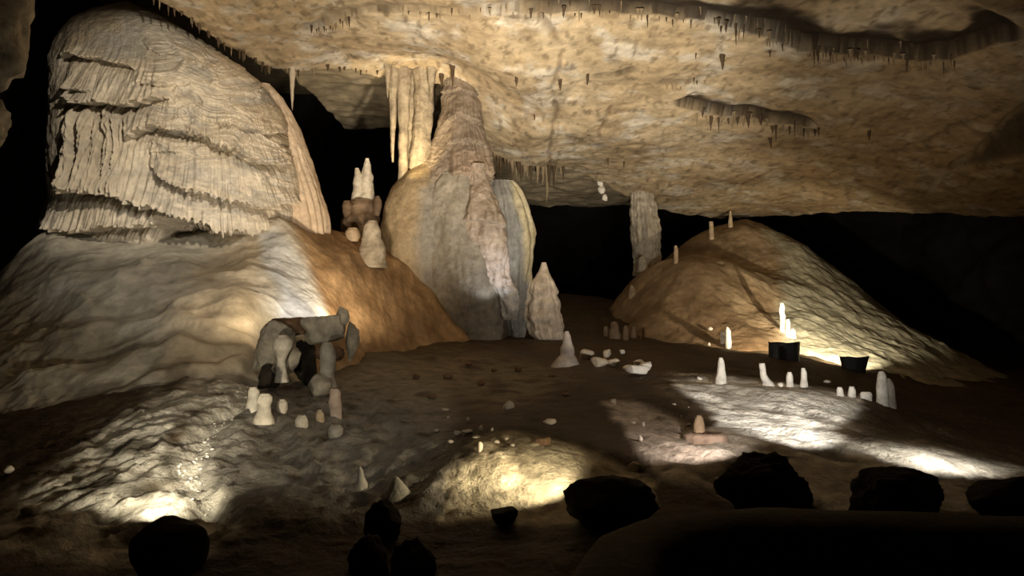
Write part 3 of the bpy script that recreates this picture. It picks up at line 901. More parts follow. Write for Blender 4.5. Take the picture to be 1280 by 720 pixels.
# lit stalagmites along the terrace
TER = [
    ([(447, 899, 903), (452, 898, 905), (462, 897, 906), (468, 896, 907), (474, 894, 908), (480, 893, 909)], 'leftmost white candle stalagmite on the terrace edge'),
    ([(454, 949, 956), (459, 949, 957), (468, 950, 958), (474, 951, 962), (478, 953, 966), (484, 952, 968)], 'white boot-shaped stalagmite below the left lamp shield'),
    ([(465, 985, 989), (469, 983, 991), (478, 983, 991), (486, 982, 993)], 'short white stalagmite third along the terrace edge'),
    ([(460, 1002, 1006), (464, 1001, 1008), (476, 1001, 1009), (484, 1000, 1010)], 'slender white stalagmite fourth along the terrace edge'),
    ([(484, 1047, 1052), (487, 1046, 1054), (494, 1046, 1055), (500, 1045, 1056)], 'low white stub left of the pair below the right lamp shield'),
    ([(483, 1062, 1067), (487, 1061, 1069), (495, 1060, 1070), (502, 1060, 1071)], 'small white stalagmite between two low stubs at the terrace end'),
    ([(490, 1078, 1088), (492, 1076, 1090), (498, 1076, 1090), (504, 1075, 1091)], 'low square white stub left of the big pale terrace block'),
    ([(464, 1099, 1104), (468, 1097, 1107), (480, 1096, 1109), (496, 1096, 1111), (504, 1096, 1112)], 'tall pale pointed block at the right end of the terrace'),
    ([(473, 1108, 1112), (477, 1106, 1116), (486, 1106, 1118), (497, 1106, 1119), (504, 1105, 1119)], 'grey shaded block leaning on the tall pale terrace block'),
]
for i, (rows, lab) in enumerate(TER):
    c = .5 * (rows[-1][1] + rows[-1][2]); vb = rows[-2][0]
    yy = ground_Y(c, vb)
    yy = min(yy, 10.9 if i < 4 else 10.4)
    if i == 8: yy += .12
    rows = rows + [(rows[-1][0] + 9, rows[-1][1], rows[-1][2])]
    stalagmite(rows, yy, lab, SNOW_C if i < 8 else tone((.42, .38, .32), (.55, .50, .43)), .5, N=40, Mc=26, group='white stalagmites on the terrace')
stalagmite([(409, 908, 910), (413, 906, 913), (425, 906, 914), (434, 906, 914), (440, 905, 915)], ground_Y(910, 434), 'white stalagmite at the foot of the clay mound, left of the lamp shields', SNOW_C, .5, N=36, Mc=22)
stalagmite([(414, 901, 904), (418, 900, 906), (430, 900, 906)], ground_Y(903, 428), 'tiny pale stalagmite touching the white one at the clay mound foot', PALE_C, .5, N=24, Mc=16)
SLIM = [([(379, 975, 979), (384, 974, 981), (390, 974, 980), (396, 975, 982), (404, 975, 982), (412, 974, 983), (420, 974, 984)], 'tall knobbly white stalagmite above the left lamp shield'),
        ([(399, 983, 986), (403, 982, 988), (415, 982, 988), (424, 981, 990)], 'middle white stalagmite of the three above the left lamp shield'),
        ([(411, 989, 992), (414, 988, 994), (424, 987, 995)], 'smallest white stalagmite right of the two above the lamp shield')]
for rows, lab in SLIM:
    stalagmite(rows, ground_Y(.5 * (rows[-1][1] + rows[-1][2]), rows[-1][0] - 3), lab, SNOW_C, .5, N=40, Mc=20)


# ------------------------------------------------------------------ rocks
_ICO = {}


def ico(n):
    if n not in _ICO:
        import bmesh
        bm = bmesh.new(); bmesh.ops.create_icosphere(bm, subdivisions=n, radius=1)
        bm.verts.ensure_lookup_table()
        _ICO[n] = (np.array([v.co[:] for v in bm.verts]), np.array([[v.index for v in f.verts] for f in bm.faces])); bm.free()
    return _ICO[n]


def rock_mesh(name, size, seed, n=4, planes=14, block=False, rough=.05, sharp=18.0):
    V, T = ico(n)
    r = np.random.RandomState(seed)
    P = r.normal(size=(planes, 3)); P /= np.linalg.norm(P, axis=1)[:, None]; h = r.uniform(.72, 1.0, planes)
    if block:
        B = np.vstack([np.eye(3), -np.eye(3)]) + r.normal(scale=.2, size=(6, 3)); B /= np.linalg.norm(B, axis=1)[:, None]
        P = np.vstack([B, P[:8]]); h = np.r_[r.uniform(.55, .68, 6), r.uniform(.68, .85, 8)]
    dd = V @ P.T
    q = np.where(dd > .02, dd / h[None], 0)
    R = 1.0 / (np.sum(q ** sharp, 1) ** (1 / sharp))
    R = np.minimum(R, 1.25)
    off = r.uniform(0, 50)
    p = V * R[:, None]
    R = R * (1 + rough * (1.6 if block else 1.0) * fbm(p[:, 0] * 2.2 + off, p[:, 1] * 2.2, p[:, 2] * 2.2, o=5, gain=.6))
    V2 = V * R[:, None]
    V2 = V2 / np.abs(V2).max(0)[None] * (np.array(size) / 2)[None]
    return raw_mesh(name, V2, np.zeros((0, 4), int), T)


def rock(name, label, u0, v0, u1, v1, mat, seed, depth=.8, Y=None, block=False, group=None, n=4, rot=0.0, rough=.06, cat='rock', planes=14, sink=.12, dv=0):
    """rock that covers about the box (u0,v0)-(u1,v1), its foot on the ground"""
    uc = (u0 + u1) / 2
    if Y is None: Y = ground_Y(uc, v1 + dv)
    w = (u1 - u0) / F * Y; h = (v1 - v0) / F * Y
    c = W(uc, (v0 + v1) / 2, Y)
    me = rock_mesh(name, (w, w * depth, h), seed, n, planes, block, rough)
    o = link(name, me, M[mat], None, c)
    o.rotation_euler = (0, rot, rnd.uniform(-.2, .2))
    if label: tag(o, label, cat, group)
    return o


# dark boulders hiding the lamps
rock('boulder', 'dark boulder with a glowing yellow bank to its left', 706, 596, 820, 668, 'black', 3, .7, 5.9, n=5)
rock('boulder', 'dark jagged boulder before the white lit slope, widest of the boulders', 888, 556, 1020, 660, 'black', 21, .6, 6.1, n=5, rough=.12)
rock('boulder', 'dark boulder between the two white lamp glows', 1064, 586, 1182, 664, 'black', 8, .7, 6.0, n=5, rough=.09)
rock('boulder', 'dark boulder at the right edge of the frame', 1206, 593, 1330, 664, 'black', 14, .6, 6.0, n=5)
rock('boulder', 'dark round-topped boulder before the bright patch at bottom left', 160, 646, 254, 740, 'black', 31, .8, 5.2, n=5, planes=40, rough=.03)
rock('boulder', 'dark low stone left of the yellow lit bank', 610, 632, 648, 656, 'black', 5, .8, 6.0)
rock('boulder', 'black stone mid-bottom, topmost of the dark heap', 455, 624, 512, 690, 'black', 42, .8, 5.7, n=4, rough=.12)
rock('boulder', 'black stone at the left of the dark bottom heap', 430, 668, 486, 735, 'black', 45, .8, 5.2, n=4, rough=.12)
rock('boulder', 'black stone at the right of the dark bottom heap', 478, 672, 548, 738, 'black', 47, .8, 5.25, n=4, rough=.12)

# broken block cluster
rock('stone_block', 'big grey slab leaning at the left of the broken block cluster', 318, 398, 372, 470, 'greyrock', 61, .5, 10.25, block=True, rot=.16, n=5)
rock('stone_block', 'dark wedge of rock capping the gap in the block cluster', 330, 396, 392, 424, 'brownrock', 62, .9, 10.5, block=True, rot=-.1)
rock('stone_block', 'long grey log-shaped block tilted across the cluster top', 378, 390, 436, 438, 'greyrock', 63, .6, 10.5, block=True, rot=-.28, n=5)
rock('rounded_stone', 'upright knob at the high end of the log-shaped block', 418, 383, 437, 412, 'greyrock', 64, .9, 10.5, planes=30, cat='rock')
rock('stone_block', 'narrow grey slab standing at the right of the cluster', 430, 402, 449, 454, 'greyrock', 165, .9, 10.6, planes=16, n=5, rough=.1, rot=.06)
rock('stone_block', 'dark grey block leaning inside the cluster behind the pale stub', 344, 424, 376, 476, 'greyrock', 66, .7, 10.1, block=True, rot=.3)
rock('stone_block', 'squat tan block under the log-shaped block', 392, 428, 432, 452, 'brownrock', 60, .8, 10.4, block=True)
rock('boulder', 'rounded grey boulder low in the middle of the cluster', 383, 466, 416, 506, 'greyrock', 67, .9, 9.9, planes=30)
rock('boulder', 'black lump standing in for the shadow under the arch of the cluster', 366, 420, 398, 490, 'black', 68, .8, 10.75, planes=9, rough=.2)  # black rock added as the shade in the dark opening
rock('boulder', 'black lump standing in for the shade below the leaning grey slab', 318, 454, 350, 498, 'black', 69, .7, 10.1, planes=9, rough=.25)  # black rock added for the shade under the slab
CY = 10.3
CL = [
    ([(419, 348, 358), (424, 343, 364), (436, 342, 364), (440, 345, 361), (452, 346, 357), (466, 345, 358), (478, 344, 360)], 9.85, 'pale bent stub leaning in the left of the block cluster', PALE_C),
    ([(428, 404, 414), (434, 400, 418), (450, 400, 420), (470, 400, 419), (484, 398, 422)], 10.0, 'grey upright post under the log-shaped block', GREY_C),
    ([(484, 312, 320), (489, 310, 324), (500, 310, 323), (512, 306, 324), (518, 304, 326)], 9.2, 'pale leaning stub left of the white tiered stub', PALE_C),
    ([(492, 326, 336), (496, 322, 340), (502, 321, 340), (506, 324, 338), (516, 321, 339), (524, 317, 342), (530, 316, 343)], 9.0, 'white tiered stub in front of the block cluster', PALE_C),
    ([(499, 350, 356), (503, 346, 359), (512, 346, 359), (520, 350, 356)], 9.2, 'small pale nub right of the white tiered stub', PALE_C),
    ([(519, 373, 382), (524, 369, 385), (532, 369, 386), (541, 374, 383)], 8.8, 'pale egg-shaped stone in front of the block cluster', PALE_C),
    ([(512, 397, 402), (516, 395, 405), (526, 395, 406), (534, 395, 406)], 8.9, 'thin brown peg between the egg stone and the pink stub', WARM_C),
    ([(486, 414, 422), (490, 411, 427), (505, 411, 427), (518, 412, 427), (528, 411, 428)], 9.1, 'pinkish upright stub at the right of the block cluster', PINK_C),
    ([(531, 414, 424), (535, 411, 428), (545, 411, 429), (554, 415, 429)], 8.6, 'grey chunky stone below the pinkish stub', GREY_C),
    ([(583, 449, 451), (588, 447, 454), (598, 446, 456), (606, 443, 460), (614, 438, 466)], 7.0, 'little pointed grey stalagmite on the shadowed slope at bottom centre', tone((.36, .32, .25), (.48, .43, .34))),
    ([(596, 493, 497), (602, 489, 502), (610, 484, 508), (618, 478, 514), (626, 472, 520)], 6.75, 'low cone-shaped grey stalagmite right of the little pointed one', tone((.30, .27, .2), (.42, .38, .29))),
]
for rows, yy, lab, cf in CL:
    c = .5 * (rows[-1][1] + rows[-1][2]); g = ground_Y(c, rows[-1][0] - 2)
    if yy not in (9.85, 10.0): yy = g if abs(g - yy) < 1.5 else yy
    stalagmite(rows, yy, lab, cf, .55, N=44, Mc=30, name='stalagmite', cat='stalagmite')

# white rubble, rimstone and single chips
for i, (u0, v0, u1, v1, lab) in enumerate([(780, 456, 812, 467, 'flat white rubble slab right of the dark streaked rubble'), (790, 448, 808, 460, 'white lump lying on the flat rubble slab'), (798, 452, 815, 464, 'angular white lump at the right of the rubble slab'),
                                           (738, 446, 762, 460, 'grey rubble slab behind the small tiered stalagmite'), (752, 436, 764, 450, 'upright pale shard in the grey rubble'), (758, 448, 775, 460, 'blocky pale lump at the right of the grey rubble'),
                                           (774, 437, 782, 443, 'tiny white chip above the white rubble'), (724, 436, 745, 450, 'low grey rubble piece nearest the tiered stalagmite')]):
    rock('limestone_lump', lab, u0, v0, u1, v1, 'white' if i in (0, 1, 2, 6) else 'cream', 80 + i, .8, block=(i % 2 == 0), n=3, cat='rubble')
sY = ground_Y(884, 549)
stalagmite([(541, 866, 900), (542, 858, 908), (544.5, 855, 911), (548, 855, 911), (553, 857, 911)], sY, 'low pinkish rimstone slab left of the white lit slope', PINK_C, .25, N=40, Mc=70, dr=.7, rib=.06, name='rimstone_slab', cat='rock')
stalagmite([(519, 871, 876), (522, 869, 879), (530, 867, 881), (542, 866, 882)], sY, 'stubby tan cone standing on the pinkish rimstone slab', WARM_C, .4, N=30, Mc=22)
rock('limestone_lump', 'lone cream stone with a black shadow in the middle of the mud floor', 628, 501, 643, 514, 'cream', 95, .8, n=3, cat='rubble')
rock('limestone_lump', 'flat pale flake right of the lone cream stone', 678, 523, 696, 531, 'cream', 96, .8, n=3, cat='rubble')
rock('limestone_lump', 'pale round stone at the left edge of the frame', 0, 581, 20, 592, 'cream', 97, .8, 7.1, n=3, cat='rubble')
rock('limestone_lump', 'pale flat stone in the dark at the left of the bottom glow', 24, 632, 52, 643, 'greyrock', 98, .8, n=3, cat='rubble')
rock('limestone_lump', 'pale round pebble at the tip of the shadowed terrace streak', 763, 497, 771, 506, 'cream', 99, .9, n=3, cat='rubble')
rock('limestone_lump', 'small white chip on the dark terrace streak', 868, 519, 868 + 9, 526, 'white', 100, .9, 9.3, n=3, cat='rubble')
rock('limestone_lump', 'jagged cream rock at the right end of the yellow bank', 784, 577, 806, 596, 'cream', 101, .8, 7.2, n=4, cat='rubble')
rock('limestone_lump', 'brown rock jutting from the top of the yellow bank', 668, 545, 692, 562, 'brownrock', 102, .8, 7.3, n=4, cat='rubble')
for i, (u, v, w, h) in enumerate([(572, 541, 10, 7), (585, 539, 16, 6), (601, 536, 6, 9), (600, 558, 8, 16), (621, 552, 8, 6), (615, 537, 4, 6), (546, 538, 10, 5), (560, 522, 5, 5), (585, 524, 5, 6), (556, 512, 12, 5), (595, 546, 12, 4),
                                   (633, 548, 8, 5), (640, 556, 8, 5), (563, 552, 9, 5)]):
    rock('limestone_chip', 'small cream chip scattered on the mud above the yellow bank', u - w / 2, v - h / 2, u + w / 2, v + h / 2, 'cream', 200 + i, .9, n=2, group='cream chips above the yellow bank', cat='chip')
for i, (u, v, w, h) in enumerate([(792, 528, 8, 4), (804, 530, 5, 8), (800, 548, 7, 9), (853, 520, 5, 4), (862, 531, 7, 3), (842, 506, 6, 4), (976, 481, 7, 6), (1034, 477, 9, 5), (874, 473, 8, 5), (886, 430, 5, 5), (888, 411, 8, 6), (860, 510, 5, 3)]):
    rock('limestone_chip', 'small white chip scattered on the dark floor around the terrace', u - w / 2, v - h / 2, u + w / 2, v + h / 2, 'white', 230 + i, .9, n=2, group='white chips around the terrace', cat='chip')
for i, (u, v, w, h) in enumerate([(648, 461, 9, 10), (602, 478, 12, 8), (617, 462, 8, 6), (690, 470, 10, 5), (560, 470, 14, 8), (586, 455, 10, 6), (540, 495, 12, 6), (707, 492, 10, 5), (520, 470, 10, 6)]):
    rock('limestone_chip', 'dull brown stone lying on the mud before the column', u - w / 2, v - h / 2, u + w / 2, v + h / 2, 'brownrock', 260 + i, .9, n=2, group='dull stones on the mud before the column', cat='chip')
# pebbles in the gully
pm = [rock_mesh('pebble', (.05, .045, .035), 300 + i, 2) for i in range(5)]
for m_ in pm: m_.materials.append(M['white'])
seg = np.linspace(0, len(GUL) - 1.001, 90)
for i, t in enumerate(seg):
    k = int(t); p = GUL[k] * (1 - t + k) + GUL[k + 1] * (t - k)
    p = p + np.array([rnd.gauss(0, .07), rnd.gauss(0, .05)])
    z, _, _ = floor_detail(np.array([p[0]]), np.array([p[1]]))
    o = bpy.data.objects.new('pebble', pm[i % 5]); COL.objects.link(o)
    s = rnd.uniform(.3, .85); o.scale = (s, s, s)
    o.location = (p[0], p[1], z[0] + .008 * s); o.rotation_euler = (0, 0, rnd.uniform(0, 6))
    tag(o, 'white pebble in the narrow gully running up the left slope', 'pebble', 'white pebbles in the gully')


# ------------------------------------------------------------------ lamp shields on the mound foot
def lamp_shield(name, label, u0, v0, u1, v1, taper, Y):
    import bmesh
    c = W((u0 + u1) / 2, v1, Y); w = (u1 - u0) / F * Y / 2; h = (v1 - v0) / F * Y
    e = empty(name, c); tag(e, label, 'lamp')
    bm = bmesh.new()
    n = 20
    rings = []
    for k, (f, zz) in enumerate([(taper, -.1), (taper, .0), (1.0, h * .92), (1.02, h), (.93, h), (.9 * taper + .02, .05)]):
        ring = []
        for i in range(n + 1):
            a = math.pi * (1.0 + i / n)          # half shell, open away from the viewer
            r = 1 + .03 * math.sin(7 * a + k)
            ring.append(bm.verts.new((math.cos(a) * w * f * r, math.sin(a) * w * .8 * f * r, zz + .02 * h * math.sin(5 * a))))
        rings.append(ring)
    for a, b in zip(rings[:-1], rings[1:]):
        for i in range(n): bm.faces.new((a[i], a[i + 1], b[i + 1], b[i]))
    for end in (0, n):
        bm.faces.new([r[end] for r in rings])
    bm.normal_update()
    me = bpy.data.meshes.new('shield'); bm.to_mesh(me); bm.free()
    s = link('shield', me, M['metal'], e)
    bm = bmesh.new()
    bmesh.ops.create_cone(bm, cap_ends=True, segments=16, radius1=.10, radius2=.13, depth=.16, matrix=Matrix.Translation((0, .05, h * .35)) @ Matrix.Rotation(-1.1, 4, 'X'))
    me = bpy.data.meshes.new('lamp_head'); bm.to_mesh(me); bm.free()
    link('lamp_head', me, M['metal'], e)
    return c


S1Y = ground_Y(980, 449); S2Y = ground_Y(1067, 464)
s1 = lamp_shield('lamp_shield', 'black boxy lamp shield at the foot of the clay mound, left one', 960, 427, 999, 448, 1.0, S1Y)
s2 = lamp_shield('lamp_shield', 'black tapered lamp shield at the foot of the clay mound, right one', 1049, 445, 1085, 464, .8, S2Y)


# ------------------------------------------------------------------ kerb of the visitors' trail
def build_kerb():
    C = np.array([(.16, 2.2), (.15, 3.0), (.22, 3.5), (.42, 4.1), (.72, 4.42), (1.1, 4.58), (1.5, 4.63), (2.2, 4.55), (2.9, 4.45), (4.0, 4.35), (5.5, 4.3)])
    t = np.linspace(0, len(C) - 1, 160); k = np.arange(len(C))
    x = np.interp(t, k, C[:, 0]); y = np.interp(t, k, C[:, 1])
    ker = np.hanning(15); ker /= ker.sum()
    sm = lambda a: np.convolve(np.r_[np.full(7, a[0]), a, np.full(7, a[-1])], ker, 'valid')
    x, y = sm(x), sm(y)
    tx, ty = np.gradient(x), np.gradient(y); l = np.hypot(tx, ty); nx, ny = ty / l, -tx / l   # towards the trail side
    prof = [(0, -.75), (0, -.3), (.0, -.06), (.03, -.015), (.08, 0), (.2, .01), (.3, 0), (.36, -.02), (.39, -.07), (.41, -.3), (.43, -.75)]
    zt = H - 1.25
    V = []
    for i in range(len(t)):
        for (o_, dz) in prof:
            q = .02 * float(fbm(np.array([x[i] * 2 + o_ * 3]), np.array([y[i] * 2 + dz * 3]), o=3)[0])
            V.append((x[i] + nx[i] * (o_ + q), y[i] + ny[i] * (o_ + q), zt + dz + q))
    V = np.array(V)
    Q = grid_quads(len(t), len(prof))
    b = np.array([x.mean(), y.mean(), H - 2.0])
    o = link('trail_kerb', raw_mesh('trail_kerb', V - b, Q), M['kerb'], None, b)
    tag(o, 'dark low stone kerb curving along the trail at bottom right', 'kerb')


build_kerb()

# ------------------------------------------------------------------ hanging dripstone
def drip_mesh(seed, bottom_w=.08, n=14, Mc=10):
    r = np.random.RandomState(seed)
    t = np.linspace(0, 1, n); w = (1 - t) ** .8 * .9 + bottom_w
    w = w * (1 + .18 * r.normal(size=n) * np.linspace(.3, 1, n)); w[-1] = .02
    w = w + .5 * np.exp(-t / .07); w[0] = 1.7
    a = np.linspace(0, 2 * math.pi, Mc, endpoint=False)
    bx = np.cumsum(r.normal(size=n) * .05); by = np.cumsum(r.normal(size=n) * .05)
    V = np.stack([bx[:, None] + w[:, None] * np.cos(a)[None], by[:, None] + w[:, None] * np.sin(a)[None], np.repeat(-t[:, None], Mc, 1)], -1).reshape(-1, 3)
    return raw_mesh('stalactite', V, grid_quads(n, Mc, True), [[i for i in (j, (j + 1) % Mc, (j + 2) % Mc)] for j in range(0)] or None)


VAR = {}
for mk in ('dripstone', 'dripdark', 'cream'):
    VAR[mk] = [drip_mesh(500 + i) for i in range(6)]
    for m_ in VAR[mk]: m_.materials.append(M[mk])


def drip(p, L, r, label, group, mk='dripstone'):
    o = bpy.data.objects.new('hanging_stalactite', rnd.choice(VAR[mk])); COL.objects.link(o)
    o.location = p; o.scale = (r, r, L); o.rotation_euler = (0, 0, rnd.uniform(0, 6.28))
    tag(o, label, 'stalactite', group)


def drip_line(pts, n, lmin, lmax, w, label, group, mk='dripstone', dvj=3, dark=.3, wj=.5):
    P = np.array(pts, float); arc = np.r_[0, np.cumsum(np.hypot(*(P[1:] - P[:-1]).T))]
    for i in range(n):
        s = (i + rnd.uniform(0, .9)) / n * arc[-1]
        u = np.interp(s, arc, P[:, 0]); v = np.interp(s, arc, P[:, 1]) + rnd.uniform(-dvj, dvj)
        c = on_ceiling(u, v)
        zc, _ = ceiling_field(np.array([c[0]]), np.array([c[1]]))
        c = np.array([c[0], c[1], zc[0] + .06])
        L = rnd.uniform(lmin, lmax) if rnd.random() < .8 else rnd.uniform(lmax, lmax * 1.5)
        drip(c, L / F * c[1] + .06, w / F * c[1] * rnd.uniform(1 - wj, 1 + wj) * .5, label, group, 'dripdark' if rnd.random() < dark else mk)


drip_line([(676, 18), (760, 21), (850, 25), (900, 30)], 36, 4, 11, 3.0, 'short brown stalactite on the left run of the long dark ceiling groove', 'stalactites on the left run of the long groove', dark=.6)
drip_line([(900, 30), (950, 43), (1000, 59), (1080, 69), (1150, 74), (1195, 68)], 62, 5, 16, 3.4, 'thin stalactite on the right run of the long dark ceiling groove', 'stalactites on the right run of the long groove', dark=.35)
drip_line([(388, 38), (410, 33), (440, 22)], 12, 4, 10, 3.2, 'brown stalactite in the short groove above the flowstone mass', 'stalactites above the left end of the ceiling', dark=.7)
drip_line([(495, 14), (540, 15), (620, 14), (672, 16)], 16, 4, 10, 3.0, 'tiny stalactite along the faint groove above the column', 'stalactites on the faint groove above the column', dark=.5)
drip_line([(870, 139), (905, 146), (960, 152), (1025, 158)], 30, 5, 14, 4.0, 'brown stalactite on the short ceiling shelf at right of centre', 'stalactites on the short ceiling shelf', dark=.6)
drip_line([(830, 100), (845, 106), (882, 102)], 9, 4, 9, 3.4, 'small stalactite on the tiny ceiling shelf above the short shelf', 'stalactites on the tiny ceiling shelf', dark=.4)
for (u, v, L, w) in [(903, 68, 20, 8), (646, 92, 12, 5), (700, 98, 14, 6), (735, 92, 14, 6), (668, 146, 7, 4), (870, 66, 8, 3), (962, 62, 10, 4), (963, 168, 14, 6), (1086, 162, 12, 6), (760, 196, 10, 4), (780, 200, 8, 4)]:
    c = on_ceiling(u, v); zc, _ = ceiling_field(np.array([c[0]]), np.array([c[1]]))
    drip([c[0], c[1], zc[0] + .08], L / F * c[1] + .08, w / F * c[1] * .5, 'single stubby stalactite hanging by itself from the open ceiling', 'lone stalactites on the open ceiling', 'dripdark')


def edge_drips(u0, u1, n, lmin, lmax, w, label, group, mk='dripstone', dark=.3, inset=.10, spread=.25):
    """along the ceiling's rear lip"""
    Xs = np.linspace(0, 1, 3000)
    t = Xs * (len(EDGE) - 1); k = np.minimum(t.astype(int), len(EDGE) - 2)
    pts = EDGE[k] + (EDGE[k + 1] - EDGE[k]) * (t - k)[:, None]
    uu = 640 + pts[:, 0] / pts[:, 1] * F
    ok = np.where((uu >= u0) & (uu <= u1) & (pts[:, 1] > 10))[0]
    for i in range(n):
        q = pts[ok[int((i + rnd.random() * .9) / n * (len(ok) - 1))]]
        p = q + np.array([0, -rnd.uniform(0, spread)])
        for _ in range(12):
            if edge_sd(np.array([p[0]]), np.array([p[1]]))[0][0] < -inset + .05: break
            p = p + np.array([.05, -.05])
        zc, _ = ceiling_field(np.array([p[0]]), np.array([p[1]]))
        L = rnd.uniform(lmin, lmax)
        drip([p[0], p[1], zc[0] + .06], L / F * p[1] + .06, w / F * p[1] * .5 * rnd.uniform(.6, 1.4), label, group, 'dripdark' if rnd.random() < dark else mk)


edge_drips(195, 338, 34, 4, 15, 4.5, 'brown stalactite on the ceiling lip over the tall flowstone mass', 'stalactites on the lip over the flowstone mass', dark=.7)
edge_drips(605, 705, 30, 10, 34, 5.5, 'grey stalactite in the curtain on the ceiling lip right of the column', 'stalactites right of the column', dark=.4, spread=.5)
edge_drips(360, 480, 14, 4, 12, 4.5, 'small grey stalactite on the ceiling lip left of the drapery column', 'stalactites left of the drapery column', dark=.4)
drip(W(366, 72, 15.6), 66 / F * 15.6, 9 / F * 15.6 * .5, 'long pale stalactite on the lip right behind the flowstone mass', None, 'cream')
drip(W(684, 205, 20.0), 48 / F * 20, 8 / F * 20 * .5, 'longest grey spike of the stalactites between column and black hole', None, 'dripstone')
edge_drips(552, 600, 10, 14, 30, 6, 'grey dripstone rib where the column top meets the ceiling', 'ribs around the column top', dark=.4, spread=.9)

# drapery column: fused stalactites reaching down behind the lobe
db = W(515, 78, 16.3)
dc = empty('hanging_drapery_column', db)
tag(dc, 'cluster of long fused stalactites lit golden at its foot, left of the flowstone column', 'stalactite')
GOLD = tone((.25, .20, .14), (.44, .36, .25))
for rows, yy in [([(66, 484, 500), (90, 486, 499), (120, 486, 496), (150, 488, 495), (185, 488, 493), (203, 490, 492)], 16.2),
                 ([(66, 492, 516), (90, 495, 514), (140, 497, 512), (180, 498, 510), (225, 498, 509), (235, 498, 509)], 16.3),
                 ([(66, 504, 528), (92, 506, 526), (150, 508, 522), (186, 509, 519), (215, 510, 518)], 16.5),
                 ([(66, 512, 550), (92, 514, 545), (112, 517, 543), (140, 516, 542), (165, 514, 540), (190, 512, 538), (208, 511, 534), (218, 514, 530)], 16.4),
                 ([(66, 478, 492), (88, 481, 488), (112, 483, 486), (122, 484, 485)], 16.0),
                 ([(66, 528, 548), (88, 533, 545), (108, 536, 542), (116, 538, 540)], 16.1)]:
    stalagmite(rows, yy, '', GOLD, .45, N=90, Mc=30, rib=.35, parent=dc, base=db, name='stalactite')
o = None

# white lumps added for a lamp's bright reflection above the black hole
for i, (u, v, s) in enumerate([(750, 228, 8), (752, 238, 10), (756, 247, 7)]):
    c = W(u, v, 21.9)
    me = rock_mesh('glint', (s / F * 22, s / F * 16, s * 1.3 / F * 22), 600 + i, 3)
    o = link('hanging_glint', me, M['white'], None, c)
    tag(o, 'white crystal lump standing in for a lamp reflection on the ceiling lip above the black hole', 'glint', 'white glint lumps above the black hole')


# top-left hanging rock
def hang_rock(u0, v0, u1, v1, Y, seed, label, mat='dripstone'):
    c = W((u0 + u1) / 2, (v0 + v1) / 2, Y)
    me = rock_mesh('hanging_rock', ((u1 - u0) / F * Y, (u1 - u0) / F * Y * .9, (v1 - v0) / F * Y), seed, 5, 26, rough=.10)
    o = link('hanging_rock', me, M[mat], None, c)
    tag(o, label, 'rock')


hang_rock(-130, -170, 44, 116, 10.5, 701, 'dim brown rock hanging in the top left corner', 'greyrock')
hang_rock(-60, 118, 12, 184, 10.6, 702, 'small dim rock under the hanging corner rock at the left edge', 'greyrock')


# ------------------------------------------------------------------ lamps
def spot(name, pos, tgt, power, cone, blend=.4, rad=.06, col=(1, .86, .66)):
    d = bpy.data.lights.new(name, 'SPOT'); d.energy = power; d.spot_size = math.radians(cone); d.spot_blend = blend; d.shadow_soft_size = rad; d.color = col
    o = bpy.data.objects.new(name, d); COL.objects.link(o)
    p = Vector(pos); o.location = p; o.rotation_euler = (Vector(tgt) - p).to_track_quat('-Z', 'Y').to_euler()
    return o


WARM = (1, .80, .55); NEUT = (1, .90, .76); COOL = (.95, .97, 1.0); YEL = (1, .86, .60)


def up(u, v, dz=.2):
    p = on_ground(u, v); p[2] += dz
    return p


# unseen spots added high up: dark lips on the mass, grey light on the mound
spot('added_flood_mass', (-2.0, 6.6, H + 4.1), W(205, 170, 13.3), 1500, 36, .5, .08, (1, .88, .70))
spot('fill_mound', (-.4, 4.0, H + 2.6), W(220, 330, 12.5), 950, 25, .9, .15, (1, .95, .85))
# ceiling floods
spot('flood_ceiling', (1.0, 6.4, H - 1.2), W(690, 110, 14.5), 4300, 56, .9, .15, (1, .90, .73))
spot('flood_ceiling', (-.8, 6.0, H - 1.2), W(430, 35, 13.5), 1600, 56, .8, .15, (1, .88, .69))
spot('flood_ceiling', (2.4, 9.0, H - .9), W(760, 180, 18.3), 900, 42, .9, .15, (1, .91, .75))
spot('flood_ceiling', (3.6, 6.0, H - 1.0), W(1040, 125, 14.6), 850, 46, .9, .12, (1, .88, .70))
# column
spot('flood_column', (1.5, 7.0, H - .6), W(585, 228, 15.5), 380, 26, .25, .06, (1, .87, .70))
spot('lamp_column_foot', W(648, 394, 14.9), W(629, 362, 15.2), 38, 70, .5, .04, COOL)
spot('lamp_drapery', W(516, 226, 15.3), W(514, 160, 16.3), 130, 80, .6, .05, (1, .78, .42))
spot('fill_stalagmite', up(810, 500, .4), W(680, 385, 15.5), 110, 16, .6, .05, (1, .88, .72))  # unseen spot added to brighten the tall cream stalagmite
# mound behind the block cluster
spot('lamp_mound', W(348, 400, 10.5), W(305, 350, 12.3), 150, 140, .9, .08, (1, .82, .56))
spot('lamp_mound', W(397, 392, 10.9), W(370, 320, 12.8), 150, 84, .9, .08, (1, .93, .84))
spot('lamp_mound', W(440, 400, 11.7), W(425, 330, 13.9), 300, 84, .9, .08, (1, .80, .54))
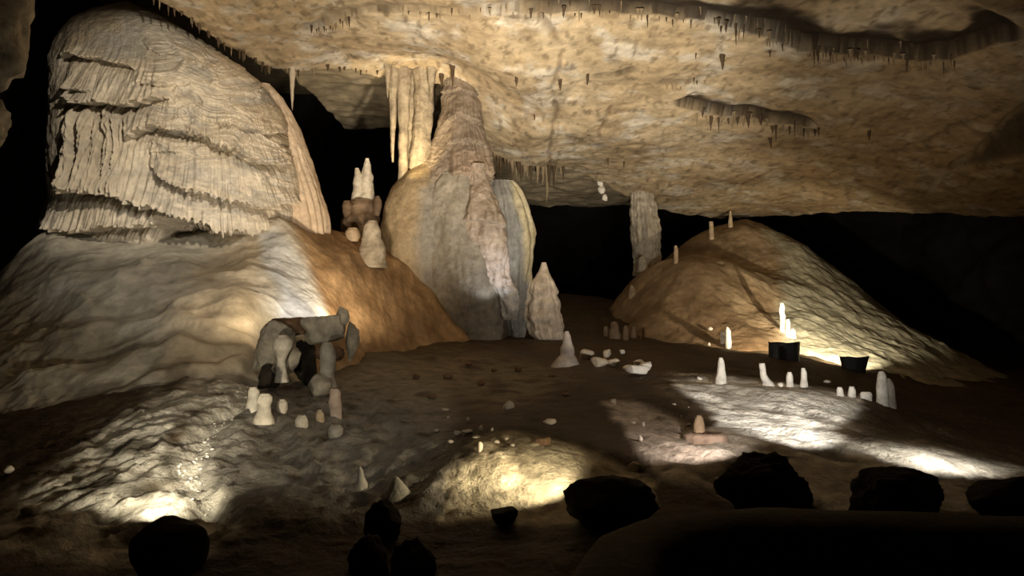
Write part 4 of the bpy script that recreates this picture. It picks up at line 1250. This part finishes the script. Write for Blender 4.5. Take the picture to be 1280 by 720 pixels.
# clay mound lamps
spot('lamp_clay_mound', s1 + np.array([0, .15, .3]), W(925, 385, 18.8), 270, 110, .7, .05, (1, .83, .57))
spot('lamp_clay_mound', s2 + np.array([0, .15, .3]), W(1030, 420, 18.0), 1300, 74, .7, .05, (1, .90, .66))
# near lamps behind the boulders
spot('lamp_left_slope', up(205, 674, .5), up(235, 500, .05), 160, 56, .8, .03, (1, .91, .72))
spot('lamp_left_slope', up(205, 672, .34), up(200, 520, .05), 60, 110, .7, .03, (1, .91, .70))
spot('lamp_yellow_bank', up(720, 638, .5), up(605, 590, .1), 70, 50, .8, .03, YEL)
spot('lamp_yellow_bank', up(716, 636, .34), up(620, 575, .1), 32, 130, .6, .03, YEL)
spot('lamp_white_slope', up(1062, 612, .62), up(925, 482, .30), 580, 56, .8, .03, (1, .95, .88))
spot('lamp_white_slope', up(1212, 614, .5), up(1130, 553, .05), 75, 100, .8, .03, (1, .93, .80))
spot('lamp_pink_bank', up(905, 596, .42), up(820, 535, .05), 42, 95, .8, .03, (1, .84, .72))
# unseen fill added to brighten the near slope and blocks
spot('fill_slope', (-1.0, 3.2, H + 1.5), W(390, 500, 9.5), 230, 46, .9, .2, (1, .96, .86))

# ------------------------------------------------------------------ world, camera, view
w = bpy.data.worlds.new('cave_dark'); SC.world = w; w.use_nodes = True
w.node_tree.nodes['Background'].inputs[0].default_value = (.02, .015, .01, 1)
w.node_tree.nodes['Background'].inputs[1].default_value = .05
cd = bpy.data.cameras.new('camera'); cd.sensor_width = 36; cd.lens = 36 * F / 1280; cd.clip_end = 200
co = bpy.data.objects.new('camera', cd); COL.objects.link(co)
co.location = (0, 0, H); co.rotation_euler = (math.pi / 2, 0, 0)
SC.camera = co
SC.view_settings.view_transform = 'Standard'; SC.view_settings.look = 'None'; SC.view_settings.gamma = 1; SC.view_settings.use_curve_mapping = False
SC.view_settings.exposure = 0
SC.cycles.use_denoising = True
SC.cycles.max_bounces = 5; SC.cycles.diffuse_bounces = 3
